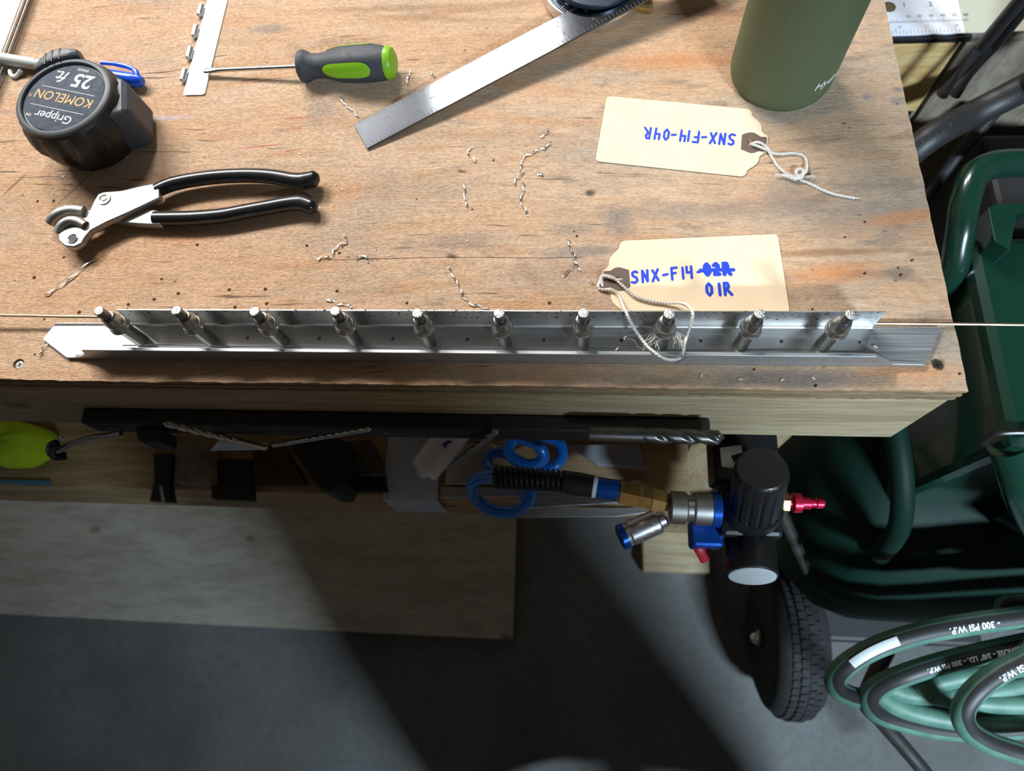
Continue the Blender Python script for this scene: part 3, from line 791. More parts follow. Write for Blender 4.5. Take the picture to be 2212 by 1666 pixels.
# ---- steel rule clamped in a protractor head
ra, rb = P(764, 269, BT+.002), P(795, 320, BT+.002)
rd = Vector((.1780, .1030, .0135)).normalized()
rn = (rb - ra); rn.z = 0
rn = rn - rd*rn.dot(rd); RW = .0262; rn.normalize(); ru = rn.cross(rd).normalized()
if ru.z < 0: ru = -ru
tool = thing('protractor_rule', ((ra.x+rb.x)/2+.1, (ra.y+rb.y)/2+.05, BT), 'steel rule clamped across a round black protractor head', 'protractor')
def onr(u, v, h=0.0): return ra + rd*u + rn*v + ru*h
RL = .3048
mb = MB(); vs = [onr(u, v, h) for h in (-.0020, 0) for u, v in ((0,0),(RL,0),(RL,RW),(0,RW))]
mb.add(vs, [(3,2,1,0),(4,5,6,7),(0,1,5,4),(1,2,6,5),(2,3,7,6),(3,0,4,7)])
M_RULE = brushed('satin steel rule', (.34,.36,.40), .075, (300, 300, 300), .1, .05, False, .0)
rule = mb.build('rule_blade', M_RULE, tool, bevel=.0002)
mb = MB()
def tick(u, v0, l, sgn, w=.00022): mb.add([onr(u-w, v0, .00006), onr(u+w, v0, .00006), onr(u+w, v0+sgn*l, .00006), onr(u-w, v0+sgn*l, .00006)], [(0,1,2,3)])
for i in range(0, 12*8+1):                # lower edge, eighths
    tick(i*.0254/8, RW-.0002, .0062 if i % 8 == 0 else .0046 if i % 4 == 0 else .0036 if i % 2 == 0 else .0030, -1)
for i in range(0, 12*16+1):               # upper edge, finer marks
    tick(i*.0254/16, .0002, .0058 if i % 16 == 0 else .0044 if i % 8 == 0 else .0034 if i % 4 == 0 else .0024, 1, .00016)
for i in range(1, 9):
    text_on(mb, str(i), .0046, lambda u, v: onr(i*.0254 - .0026 + u*.9, RW-.0064 - v, .00006))
for i in range(11, 3, -1):
    text_on(mb, str(i), .0044, lambda u, v: onr((12-i)*.0254 - .0035 + u*.9, .0098 - v, .00006))
text_on(mb, 'STAINLESS', .0026, lambda u, v: onr(.061 + u*1.2, .0135 - v, .00006))
mb.build('graduations', M_GRAD, rule)
# head
hc = Vector((.01366, .34146, 0)); HR = .0418
HT0 = Matrix.Translation((hc.x, hc.y, BT))
mb = MB().lathe([(HR-.004, .0), (HR, .002), (HR, .0095), (HR-.0006, .0108), (HR-.0018, .0112), (HR-.0026, .0100)], HT0, 96); mb.build('base_rim', M_STEEL, tool, True)
dial = MB().lathe([(HR-.0024, .0096), (HR-.0026, .0104), (HR-.014, .0104), (HR-.015, .0092)], HT0, 96, True).build('dial_ring', M_DIAL, tool, True)
mb = MB()
for i in range(120):
    a = 2*math.pi*i/120; l = .0042 if i % 5 == 0 else .0026
    c_, s_ = math.cos(a), math.sin(a)
    p0 = Vector((hc.x + (HR-.0030)*c_, hc.y + (HR-.0030)*s_, BT+.01055)); p1 = p0 - Vector((c_, s_, 0))*l; nn = Vector((-s_, c_, 0))*.00022
    mb.add([p0-nn, p0+nn, p1+nn, p1-nn], [(0,1,2,3)])
    if i % 5 == 0:
        pc = p0 - Vector((c_, s_, 0))*.0085; tx = Vector((s_, -c_, 0)); ty = Vector((c_, s_, 0))
        text_on(mb, str((i//5*10) % 90), .0032, lambda u, v: pc + tx*u + ty*v, True)
mb.build('dial_print', M_WHITEINK, dial)
MB().lathe([(.0240, .0085), (.0245, .0105), (.0235, .0110)], HT0, 72).build('turret', M_DIAL, tool, True)
tz0 = .0150
MB().lathe([(.0290, tz0+.0020), (.0333, tz0+.0024), (.0338, tz0+.0052), (.0328, tz0+.0062), (.0290, tz0+.0064)], HT0 @ Matrix.Translation((.0007, -.0040, 0)), 72).build('clamp_disc', M_DIAL, tool, True)
kq = P(1395, 12, BT+.007)
MB().lathe([(.0040, -.008), (.0052, -.007), (.0052, .004), (.0040, .005)], axis((kq.x, kq.y, BT+.0065), (1, -.35, 0)), 20).build('lock_knob', M_BRASS, tool, True)

# ---- water bottle
BR = .0375; BCX, BCY = .1520, .2512
bot = thing('water_bottle', (BCX, BCY, BT), 'olive green powder-coated water bottle with small white lettering', 'water bottle')
BM_ = Matrix.Translation((BCX, BCY, BT))
MB().lathe([(.020, .0008), (.0310, 0), (.0345, .0012), (.0365, .0042), (.0374, .0085), (BR, .013), (BR, .205), (.0365, .215), (.032, .222), (.031, .2245)], BM_, 96).build('body', M_BOTTLE, bot, True)
MB().lathe([(.0300, .2235), (.0315, .225), (.0315, .246), (.030, .2485), (.012, .249)], BM_, 48).build('cap', M_BLKPL, bot, True)
d = ray(1756, 197); ox, oy = CAMP.x - BCX, CAMP.y - BCY
qa, qb, qc = d.x*d.x+d.y*d.y, 2*(ox*d.x+oy*d.y), ox*ox+oy*oy-BR*BR
t_ = (-qb - math.sqrt(qb*qb-4*qa*qc))/(2*qa); hp = CAMP + d*t_; a0 = math.atan2(hp.y-BCY, hp.x-BCX)
mb = MB()
text_on(mb, 'Hydro Flask', .0092, lambda u, v: Vector((BCX + (BR+.0004)*math.cos(a0+u/BR), BCY + (BR+.0004)*math.sin(a0+u/BR), hp.z+v)), shear=.25)
mb.build('lettering', M_WHITEINK, bot)

# ---- pliers
pls = thing('cleco_pliers', P(400, 450), 'chrome pliers with long black dipped grips, jaws rolled at the nose', 'pliers')
def ppoly(mb, pts, zt, th):
    q = [P(x, y, zt) for x, y in pts]; return mb.prism([(p.x, p.y) for p in q], zt-th, zt)
def grip(pts, z, name, rs):
    path = smooth_path([P(x, y, z) for x, y in pts], 6); n = len(path)
    r = []
    for i in range(n):
        s = i/(n-1)*(len(rs)-1); k = min(int(s), len(rs)-2); r.append(rs[k] + (rs[k+1]-rs[k])*(s-k))
    MB().tube(path, r, 20, flat=.92).build(name, M_BLACKGRIP, pls, True)
gz = BT + .0066
mb = ppoly(MB(), [(342,394),(300,402),(262,411),(230,413),(212,418),(202,434),(194,452),(186,468),(172,476),(150,474),(132,483),(123,500),(126,520),(140,532),(160,534),(176,526),(184,512),(196,498),(228,481),(280,458),(345,427)], BT+.0125, .0052)
mb.build('arm', M_CHROME, pls, True, bevel=.0010)
mb = ppoly(MB(), [(345,455),(300,448),(262,445),(230,452),(200,452),(178,454),(172,462),(190,470),(232,474),(256,480),(300,484),(348,486)], BT+.0082, .0060)
mb.build('arm', M_CHROME, pls, True, bevel=.0010)
# rolled jaw behind the nose
jp = [P(182,458,BT+.009), P(160,455,BT+.010), P(138,458,BT+.011), P(120,468,BT+.010), P(110,482,BT+.0075)]
MB().tube(smooth_path(jp, 6), .0042, 16).build('jaw', M_CHROME, pls, True)
jq = [P(185,488,BT+.0125), P(168,479,BT+.0135), P(150,478,BT+.0135), P(134,488,BT+.0125), P(126,505,BT+.0105)]
MB().tube(smooth_path(jq, 6), .0036, 16).build('jaw', M_CHROME, pls, True)
q = P(225, 430, BT+.0125); Tq = Matrix.Translation((q.x, q.y, BT))
MB().lathe([(.0053, .0120), (.0053, .0129), (.0050, .0134), (.0034, .0135), (.0030, .0124)], Tq, 24).build('pivot_bolt', M_STEEL, pls, True)
MB().lathe([(.0021, .0120), (.0021, .0133), (.0016, .0135)], Tq, 16).build('pivot_core', M_CHROME, pls, True)
q = P(157, 516, BT+.0125); Tq = Matrix.Translation((q.x, q.y, BT))
MB().lathe([(.0042, .0120), (.0042, .0128), (.0036, .0131), (.0030, .0128)], Tq, 20, False).build('nose_washer', M_STEEL, pls, True)
MB().lathe([(.0030, .0110), (.0030, .01285)], Tq, 20).build('nose_bore', M_BLKDARK, pls, True)
grip([(338,412),(372,398),(420,388),(480,381),(540,379),(590,382),(630,389),(658,391),(680,386),(690,385)], gz+.002, 'grip', [.0052,.0055,.0055,.0055,.0055,.0056,.0058,.0066,.0062,.0020])
grip([(334,472),(370,472),(420,471),(480,466),(530,457),(580,448),(620,441),(650,439),(675,447),(684,450)], gz, 'grip', [.0054,.0056,.0056,.0056,.0056,.0056,.0057,.0062,.0056,.0018])

# ---- card tags
def poly_mesh(loops, th, zfn):
    """filled outline with holes, th thick"""
    cu = bpy.data.curves.new('c', 'CURVE'); cu.dimensions = '2D'; cu.fill_mode = 'BOTH'; cu.extrude = th/2
    for lp in loops:
        s = cu.splines.new('POLY'); s.points.add(len(lp)-1)
        for p, q in zip(s.points, lp): p.co = (q[0], q[1], 0, 1)
        s.use_cyclic_u = True
    o = bpy.data.objects.new('c', cu); COL.objects.link(o)
    dg = bpy.context.evaluated_depsgraph_get(); dg.update(); me = o.evaluated_get(dg).to_mesh()
    mb = MB(); mb.add([zfn(v.co.x, v.co.y, v.co.z + th/2) for v in me.vertices], [tuple(p.vertices) for p in me.polygons])
    o.evaluated_get(dg).to_mesh_clear(); bpy.data.objects.remove(o); bpy.data.curves.remove(cu)
    return mb
TL, TW = .12065, .0603
half = [(0.0, .0066), (.0030, .0092), (.0047, .0112), (.0050, .0150), (.0062, .0178), (.0085, .0206), (.0110, .0228), (.0126, .0245), (.0128, .0266), (.0136, .0284), (.0152, .0298), (.0172, .03015),
        (TL-.0030, .03015), (TL-.0012, .0296), (TL-.0003, .0284), (TL, .0268)]
tag_out = half + [(x, -y) for x, y in half[::-1]]
holep = [(.0112 + .0026*math.cos(a*math.pi/12), .0026*math.sin(a*math.pi/12)) for a in range(24)]
patch = [(.0006, .0066), (.0055, .0068), (.0085, .0088), (.0112, .0094), (.0140, .0085), (.0182, .0068), (.0184, -.0060), (.0160, -.0078), (.0128, -.0090), (.0100, -.0090), (.0075, -.0076), (.0050, -.0060), (.0006, -.0062)]
def make_tag(tip, tail, label, lift):
    t = P(*tip); e = P(*tail); F = frame((t.x, t.y, BT), (e-t))
    o = thing('card_tag', (t.x, t.y, BT), label, 'tag', 'manila string tags')
    def f(u, v, h): return F @ Vector((u, v, lift(u, v) + h))
    # lay the card out on a grid of strips so it can curl slightly
    poly_mesh([tag_out, holep], .00045, f).build('card', M_PAPER, o)
    for sgn, zz in ((1, .00047), (-1, -.00002)):
        poly_mesh([patch, holep], .00012, lambda u, v, h: f(u, v, h*.5+zz)).build('reinforcement', M_PATCH, o)
    return o, f
tagA, fA = make_tag((1302,606), (1696,590), 'manila card tag with a crossed-out marker code, tied to the spar', lambda u, v: .0003)
mb = MB()
inkA = lambda u, v: fA(u, v, .00058)
u = handwrite(mb, 'SNX-F14-', .0088, .0019, lambda a, b: inkA(a*.93+.0195, b-.0034 + a*.05), .86)
handwrite(mb, '02R', .0084, .0030, lambda a, b: inkA(a*.93+.0195, b+.0004), .80, u-.0005)
strokes(mb, [[(.0660, .0042), (.0800, .0040), (.0880, .0036)]], .0026, lambda a, b: inkA(a, b) + Vector((0, 0, .00006)))
handwrite(mb, '01R', .0088, .0022, lambda a, b: inkA(a*.95+.0685, b-.0150), .92)
mb.build('handwriting', M_INK, tagA)
tagB, fB = make_tag((1657,313), (1301.7,278), 'manila card tag with a marker code and knotted string by the bottle', lambda u, v: .0003)
mb = MB(); inkB = lambda u, v: fB(u, v, .00058)
handwrite(mb, 'SNX-F14-04R', .0112, .0022, lambda a, b: inkB(a*.745+.0232, b*.86-.0058 + a*.02), .80)
mb.build('handwriting', M_INK, tagB)
# ---- twisted string
def rope(mb, path, r=.00085, pitch=.0042):
    pts = smooth_path(path, 10); L_ = [0]
    for i in range(1, len(pts)): L_.append(L_[-1] + (pts[i]-pts[i-1]).length)
    n = max(8, int(L_[-1]/.0007)); res = []; j = 0
    for k in range(n+1):
        s = L_[-1]*k/n
        while j < len(L_)-2 and L_[j+1] < s: j += 1
        f = (s-L_[j])/max(1e-9, L_[j+1]-L_[j]); res.append((pts[j].lerp(pts[j+1], min(1, f)), s))
    for ph in (0, math.pi):
        st = []
        for k, (p, s) in enumerate(res):
            t = (res[min(k+1, n)][0] - res[max(k-1, 0)][0]); t = t.normalized() if t.length > 1e-9 else Vector((1,0,0))
            b = t.cross(Vector((0,0,1))); b = b.normalized() if b.length > 1e-4 else Vector((1,0,0)); uu = b.cross(t)
            a = ph + 2*math.pi*s/pitch
            st.append(p + (b*math.cos(a) + uu*math.sin(a))*r*.55)
        mb.tube(st, r*.78, 6)
    return res
def fray(mb, p, d, n=7, l=.006, spread=.5, rr=.00014):
    rnd = random.Random(int(p.x*1e5))
    for i in range(n):
        e = p + (Vector(d).normalized() + Vector((rnd.uniform(-1,1), rnd.uniform(-1,1), rnd.uniform(-.2,.6)))*spread)*l*rnd.uniform(.6, 1.1)
        m_ = (p+e)/2 + Vector((rnd.uniform(-1,1), rnd.uniform(-1,1), rnd.uniform(0,1)))*l*.15
        e.z = max(e.z, BT+.0008); mb.tube(smooth_path([p, m_, e], 4), rr, 5)
def px(pts): return [P(x, y, BT+z) for x, y, z in pts]
mb = MB()
rope(mb, px([(1622,311,.0022),(1640,317,.0028),(1658,325,.0022),(1662,330,.0015),(1668,341,.0010),(1680,360,.0010),(1700,376,.0012),(1722,380,.0022),(1740,372,.0030),(1742,350,.0012),(1733,336,.0010),(1712,331,.0010),(1685,333,.0010),(1664,329,.0020),(1656,318,.0024),(1640,308,.0020),(1628,308,.0012)]))
rope(mb, px([(1733,386,.0018),(1720,376,.0028),(1722,366,.0030),(1733,366,.0030),(1735,378,.0030),(1728,388,.0016),(1745,395,.0010),(1775,410,.0010),(1800,419,.0010),(1825,424,.0010),(1846,428,.0010)]))
rope(mb, px([(1690,378,.0016),(1705,382,.0022),(1718,386,.0024),(1730,382,.0026)]), .0013)
e = P(1846,428,BT+.001); fray(mb, e, (1,-.1,0), 7, .0035, .3); e = P(1690,379,BT+.0015); fray(mb, e, (-1,.1,0), 9, .005, .35); e = P(1738,382,BT+.002); fray(mb, e, (1,.1,0), 12, .007, .45)
mb.build('string', M_STRING, tagB, True)
mb = MB()
rope(mb, px([(1340,605,.0008),(1328,603,.0024),(1312,598,.0030),(1301,596,.0026),(1297,606,.0016),(1292,618,.0012),(1298,625,.0012),(1312,626,.0020),(1326,628,.0026),(1338,642,.0026),(1346,662,.0100),(1352,674,.0262),(1362,695,.0240),(1378,722,.0150),(1398,748,.0160),(1412,760,.0182),(1426,770,.0178),(1444,777,.0150),(1460,776,.0130),(1472,771,.0110)]))
rope(mb, px([(1472,771,.0110),(1476,760,.0175),(1478,745,.0180),(1483,728,.0120),(1490,708,.0160),(1496,690,.0250),(1496,676,.0272),(1488,663,.0200),(1470,655,.0060),(1440,655,.0025),(1405,650,.0024),(1372,640,.0024),(1348,620,.0024),(1325,600,.0026),(1306,595,.0026),(1298,600,.0022),(1300,612,.0014),(1302,620,.0008)]))
e = P(1418,712,BT+.012); fray(mb, e, (-.3,-1,-.2), 16, .012, .5, .00018); e = P(1462,716,BT+.013); fray(mb, e, (.2,-1,-.3), 18, .011, .5, .00018)
mb.build('string', M_STRING, tagA, True)

# ---- metal shavings
def shaving(pts, r=.0005, label='', seed=0, name='metal_shaving', group='bright metal shavings scattered on the bench'):
    rnd = random.Random(seed); path = smooth_path([P(x, y, BT+.0007) for x, y in pts], 5)
    out = []; rr = []
    for i, p in enumerate(path):
        a = i*1.15 + seed
        out.append(p + Vector((math.cos(a)*.0005, math.sin(a)*.0005, .0004+.0003*math.sin(a*1.3))))
        rr.append(r*(.35 + .9*abs(math.sin(i*.42+seed))))
    mb = MB().tube(out, rr, 6, flat=.55); o = mb.build(name, M_SWARF, None, True); return tag(o, label, 'metal shaving', group)
SH_ = [([(1190,308),(1175,321),(1160,324),(1147,332),(1133,338),(1127,352),(1125,366),(1128,375),(1115,386),(1110,402)], 'long wavy metal shaving curving up towards the upper card tag'),
 ([(1131,396),(1130,415),(1124,435),(1133,450),(1140,466)], 'kinked metal shaving below the long wavy one'),
 ([(1020,318),(1012,324),(1012,338)], 'short hooked metal shaving beside a bead-like chip'),
 ([(1023,341),(1026,350)], 'bead-like metal chip beside a short hooked shaving'),
 ([(1001,398),(1004,425),(1008,446)], 'straight beaded metal shaving standing alone on tan wood'),
 ([(968,577),(980,598),(992,618),(1000,640),(1014,655),(1035,661),(1055,667)], 'long metal shaving running down to the spar'),
 ([(700,651),(715,648),(730,657),(748,658),(760,664)], 'short wavy metal shaving next to the spar by the fourth fastener'),
 ([(1229,520),(1232,537),(1240,550),(1243,568),(1253,583)], 'forked metal shaving lying across the split, main stem'),
 ([(1243,568),(1228,585),(1214,597)], 'straight metal shaving crossing the forked one'),
 ([(1272,605),(1282,613)], 'tiny metal chip beside the string of the crossed-out tag'),
 ([(210,556),(180,578),(150,605),(120,625),(95,640)], 'long shaving in front of the pliers nose'),
 ([(686,560),(700,554),(714,556),(722,540),(735,527),(750,524),(743,510)], 'angular metal shaving above the split in the bench'),
 ([(769,560),(785,553),(795,565)], 'small bent metal chip at the start of the split'),
 ([(735,210),(745,226),(752,232)], 'thin metal shaving pointing from the screwdriver to the rule'),
 ([(752,232),(765,241),(772,252)], 'beaded shaving touching the end of the rule'),
 ([(887,154),(881,170),(879,184)], 'thin sliver of metal beyond the green screwdriver butt'),
 ([(1186,281),(1168,297)], 'short metal sliver above the long wavy shaving'),
 ([(1161,375),(1172,379)], 'flat metal fleck to the right of the long wavy shaving'),
 ([(102,743),(90,760),(86,770)], 'metal shaving caught under the pointed end of the spar'),
 ([(929,157),(937,163)], 'metal fleck between the screwdriver butt and the rule')]
for i, (pts, lab_) in enumerate(SH_):
    lab_ = lab_.replace('to the right of', 'beside')
    shaving(pts if len(pts) > 2 else [pts[0], ((pts[0][0]+pts[1][0])/2+1, (pts[0][1]+pts[1][1])/2), pts[1]], [.00055, .0008][i in (3, 17, 12)], lab_, i)
# wire of shaving lying on the spar under the string
mb = MB()
for pts in [[(1330,757),(1338,748),(1348,735),(1352,727),(1375,722),(1395,724),(1412,716)], [(1352,727),(1370,735),(1378,748),(1392,755)], [(1348,735),(1344,722)], [(1392,755),(1405,748)]]:
    mb.tube(smooth_path([P(x, y, BT+.0050+.0012*math.sin(x*.9)) for x, y in pts], 5), .00042, 6)
o = mb.build('metal_shaving', M_SWARF, None, True); tag(o, 'tangled branching metal shaving lying on the spar under the string', 'metal shaving')
# specks
rnd = random.Random(4); spots_ = []
for i in range(36):
    spots_.append((rnd.uniform(60, 1300), rnd.uniform(300, 660)))
for i, (x, y) in enumerate(spots_):
    q = P(x, y); r = rnd.uniform(.0003, .0006); mb = MB()
    mb.lathe([(r*.3, 0), (r, r*.4), (r*.7, r*.9), (r*.1, r)], Matrix.Translation((q.x, q.y, BT)) @ Matrix.Rotation(rnd.uniform(0, 6), 4, 'Z') @ Matrix.Diagonal((1.6, .8, 1, 1)), 6)
    o = mb.build('metal_speck', M_SWARF, None); tag(o, 'tiny bright metal speck on the bare bench top', 'metal speck', 'metal specks strewn over the bench')
for x, y in [(1515,812),(1600,660+160),(1690,821),(1756,817),(1890,749)]:
    q = P(x, y, BT + (.003 if y < 760 else 0)); mb = MB(); a = rnd.uniform(0, 3)
    mb.prism([(q.x + .0016*math.cos(a), q.y + .0016*math.sin(a)), (q.x + .001*math.cos(a+1.9), q.y + .001*math.sin(a+1.9)), (q.x + .0018*math.cos(a+3), q.y + .0018*math.sin(a+3)), (q.x + .0008*math.cos(a+4.6), q.y + .0008*math.sin(a+4.6))], q.z+.00005, q.z+.0006)
    o = mb.build('wood_chip', M_FLAKE, None); tag(o, 'pale wood chip along the front of the spar', 'wood chip', 'wood chips by the spar')

# ================================================================== under the bench edge
# ---- magnetic bar and the bits on it
bar = thing('magnetic_bar', (-.14, -.006, .815), 'long black magnetic tool bar screwed to the pine front rail', 'tool bar')
MB().box((-.379, -.0128, .8145), (.0985, -.0003, .8395)).build('bar', M_MAGBAR, bar, bevel=.0018)
for x in (-.36, -.14, .08):
    MB().lathe([(.0030, 0), (.0034, .0004), (.0026, .0009), (.0006, .001)], axis((x, -.0126, .827), (0,-1,0)), 16).build('screw_head', M_DARKSTEEL, bar, True)
MB().prism([(-.340,-.0135),(-.318,-.0135),(-.316,-.0240),(-.334,-.0240)], .806, .8300).build('end_clip', M_BLKDARK, bar, bevel=.001)
def drill(a, b, r, m, label, name='drill_bit', flute=.6):
    a, b = Vector(a), Vector(b); L_ = (b-a).length; d = (b-a)/L_
    t = thing(name, (a+b)/2, label, 'drill bit', 'drill bits on the magnetic bar'); A = axis(a, d)
    n = 60; rings = []
    for i in range(n+1):
        z = L_*flute*i/n; ring = []
        for k in range(20):
            an = 2*math.pi*k/20; tw = z/(r*7)*2*math.pi
            c = math.cos(2*(an-tw)); q = 1.0 if c > -.25 else 1 + (c+.25)*.62
            end = min(1, (z+.0001)/(r*.9))
            ring.append((r*q*end*math.cos(an), r*q*end*math.sin(an), z))
        rings.append(ring)
    MB().loft(rings, A).build('flutes', m, t, True, sharp=50)
    MB().lathe([(r*.97, L_*flute-.0005), (r*.97, L_-.001), (r*.8, L_)], A, 20).build('shank', m, t, True)
    return t
drill(PY(1566,946,-.0195), PY(1270,938,-.0195) , .0052, M_DARKSTEEL, 'thick dark twist drill held level at the end of the magnetic bar')
drill(PY(1074,929,-.0160), PY(984,1001,-.0240), .0030, M_PLUNGER, 'stubby twist drill hanging at a slant over the blue hose', flute=.55)
drill(PY(802,926,-.0160), PY(590,962,-.0190), .0022, M_ZINC, 'slender twist drill with a bright tip reaching along the bar', flute=.65)
drill(PY(352,914,-.0160), PY(576,968,-.0230), .0026, M_ZINC, 'twist drill lying on a tapered grey blade under the bar', flute=.7)
mb = MB(); q = [PY(470,955,-.020), PY(578,962,-.020), PY(578,972,-.020), PY(455,974,-.020)]
mb.add([*(p for p in q), *(p + Vector((0, .0015, 0)) for p in q)], [(0,1,2,3),(7,6,5,4),(0,4,5,1),(1,5,6,2),(2,6,7,3),(3,7,4,0)])
o = mb.build('scraper_blade', M_ALUB, None); tag(o, 'short tapered grey blade hanging below the magnetic bar', 'blade')
# chrome hook with a black end
hk = [PY(262,936,-.0165), PY(235,941,-.018), PY(200,945,-.020), PY(165,955,-.024), PY(140,966,-.028), PY(125,974,-.030)]
hkt = thing('hook_tool', hk[2], 'bent chrome hook with a black rubber end below the bar', 'hook')
MB().tube(smooth_path(hk, 6), .0024, 12).build('rod', M_CHROME, hkt, True)
mb = MB().tube(smooth_path([PY(140,985,-.030), PY(122,986,-.031), PY(110,976,-.030), PY(112,964,-.029), PY(124,958,-.027)], 6), .0035, 12); mb.build('end_cap', M_BLKPL, hkt, True)
MB().lathe([(.0006,-.0018),(.0017,-.0008),(.0017,.0008),(.0006,.0018)], Matrix.Translation(PY(134,947,-.024)), 10).build('bead', M_STEEL, hkt, True)

# ---- things on the lower shelf
def cloth(name, pts, z, h, m, label, cat, seed):
    c = [P(x, y, z) for x, y in pts]; cx = sum(p.x for p in c)/len(c); cy = sum(p.y for p in c)/len(c)
    rings = []; n = len(c)*4; sm = smooth_path([(p.x, p.y, 0) for p in c], 4, True)
    for k, (s, zz) in enumerate([(.96, 0), (1.0, .15), (1.0, .45), (.90, .8), (.62, 1.0), (.25, .96)]):
        rings.append([(cx + (p.x-cx)*s + .003*mnoise.noise(Vector((p.x*60, p.y*60, k+seed))), cy + (p.y-cy)*s + .003*mnoise.noise(Vector((p.y*60, p.x*60, k+seed+9))), SH + .0005 + h*zz*(1+.35*mnoise.noise(Vector((p.x*40, p.y*40, seed)))) if k else SH+.0005) for p in sm])
    o = MB().loft(rings).build(name, m, None, True, subd=1, sharp=80); return tag(o, label, cat)
cloth('hi_vis_cloth', [(-60,930),(20,915),(78,918),(96,935),(86,965),(70,985),(30,1002),(-20,1000),(-60,985)], .650, .055, M_HIVIS, 'crumpled fluorescent yellow-green cloth on the lower shelf', 'cloth', 1)
q = P(0,1030,SH); o = MB().box((-.70, -.0195, SH+.0003), (P(112,1036,SH).x, -.0155, SH+.004)).build('blue_strip', mat('blue film', (.05,.22,.36), .5), None); tag(o, 'thin blue plastic strip along the front edge of the shelf', 'strip')
def slab(name, pts, z0, th, m, label, cat, bev=.001):
    mb = MB(); ppoly(mb, pts, z0+th, th); o = mb.build(name, m, None, bevel=bev); return tag(o, label, cat)
# steel plate and bracket reaching over the shelf front
slab('steel_plate', [(452,992),(540,992),(544,1081),(457,1078)], SH+.0005, .012, M_BLKDARK, 'dull black steel plate reaching out over the shelf front', 'plate')
bk = thing('steel_bracket', P(350,1060,SH), 'narrow dark bracket with a bright rivet strip over the shelf front', 'bracket')
mb = MB(); ppoly(mb, [(330,980),(372,980),(366,1040),(374,1085),(322,1082),(334,1040)], SH+.009, .0085); mb.build('plate', M_BLKDARK, bk, bevel=.0008)
mb = MB(); ppoly(mb, [(344,1050),(350,1050),(357,1087),(350,1087)], SH+.0108, .0017); mb.build('rivet_strip', M_ALU, bk)
slab('dark_block', [(380,958),(450,955),(452,1040),(376,1042)], SH+.0005, .030, M_GREYPLY, 'dark wood block on the shelf behind the bracket', 'block')
slab('rust_plate', [(545,965),(615,962),(660,1046),(548,1046)], SH+.0005, .012, mat('rusty steel', (.07,.045,.025), .7, .3, .5, 60, .3, 200), 'rusty brown steel plate on the shelf beside the black wedge', 'plate')
mb = MB(); q = [P(x, y, SH+.06) for x, y in [(612,948),(736,946),(736,1040),(728,1058),(712,1063),(694,1060),(682,1050)]]
mb.prism([(p.x, p.y) for p in q], SH+.0005, SH+.06); o = mb.build('black_wedge', M_BLKDARK, None, bevel=.002); tag(o, 'large black wedge-shaped case with a rounded corner on the shelf', 'case')
slab('steel_angle', [(738,950),(800,948),(830,1028),(742,1028)], SH+.0005, .020, M_DARKSTEEL, 'dark steel angle offcut on the shelf beside the wedge', 'angle')
slab('steel_sheet', [(742,1034),(832,1034),(836,1062),(770,1062),(742,1050)], SH+.0005, .010, M_BLKDARK, 'flat dark metal sheet at the shelf front', 'sheet')
# frosted bag draped over the shelf edge with a white tube on it
mb = MB(); q0, q1 = P(836,1000,SH), P(952,1000,SH); rows = []
for (yy, zz) in [(.10, SH+.004), (.06, SH+.006), (.02, SH+.005), (-.016, SH+.004), (-.0250, SH+.001), (-.0262, SH-.03), (-.0264, SH-.062)]:
    rows.append([Vector((q0.x + (q1.x-q0.x)*i/10, yy - (.0015 if yy < -.02 else 0)*abs(mnoise.noise(Vector((i*.7, yy*30, 2)))), zz + (.003*abs(mnoise.noise(Vector((i*.6, yy*40, 5)))) if yy > -.01 else 0))) for i in range(11)])
top_ = rows; bot_ = [[v + Vector((0, .0006, -.0006 if k < 4 else 0)) for v in r] for k, r in enumerate(rows)]
mb.loft([t + b[::-1] for t, b in zip(top_, bot_)]); o = mb.build('plastic_bag', M_SCREEN, None, True, sharp=70); tag(o, 'frosted bluish plastic bag hanging over the shelf edge', 'bag')
tb = thing('white_tube', P(940,980,SH), 'white plastic tube with a blue mark lying on the frosted bag', 'tube')
ta, te = P(912,1022,SH+.026), P(985,930,SH+.026)
tdr = (te-ta).normalized(); A = axis(ta, tdr)
MB().lathe([(.004,0),(.013,.001),(.0155,.004),(.0160,.02),(.0160,.10),(.0150,.105)], A, 32).build('body', M_WHITEP, tb, True)
MB().lathe([(.0045,-.004),(.0060,-.003),(.0060,.001)], A, 16).build('nozzle', M_WHITEP, tb, True)
mb = MB()
qd = ta + tdr*.030 + Vector((.004, 0, .0157)); strokes(mb, [[(0,0),(.004,.003),(.009,.004)],[(.003,-.002),(.006,.005)]], .0022, lambda u, v: qd + Vector((u, v, 0)))
mb.build('blue_mark', M_INK, tb)
slab('aluminium_bar', [(952,1052),(1250,1054),(1250,1070),(952,1076)], SH+.0005, .006, M_ALU, 'bright aluminium bar on the shelf edge under the blue hose', 'bar', .0006)
slab('aluminium_channel', [(1120,1062),(1380,1058),(1378,1084),(1122,1100)], SH-.0 + .0070, .006, M_ALUB, 'grey aluminium channel on the shelf behind the hose fittings', 'channel', .0006)
slab('aluminium_bar', [(1040,1100),(1390,1096),(1398,1108),(1330,1117),(1044,1118)], SH-.0245, .004, M_ALU, 'bright aluminium bar propped on the rail below the shelf lip', 'bar', .0006)
slab('grey_panel', [(1225,962),(1380,958),(1396,1012),(1290,1004)], SH+.0005, .008, mat('grey laminate', (.30,.33,.36), .5), 'light grey laminate offcut on the shelf by the bench leg', 'panel')
slab('clear_sheet', [(958,960),(1060,958),(1075,1046),(962,1048)], SH+.0005, .005, M_ALUB, 'brushed metal sheet lying under the hose coil on the shelf', 'sheet')

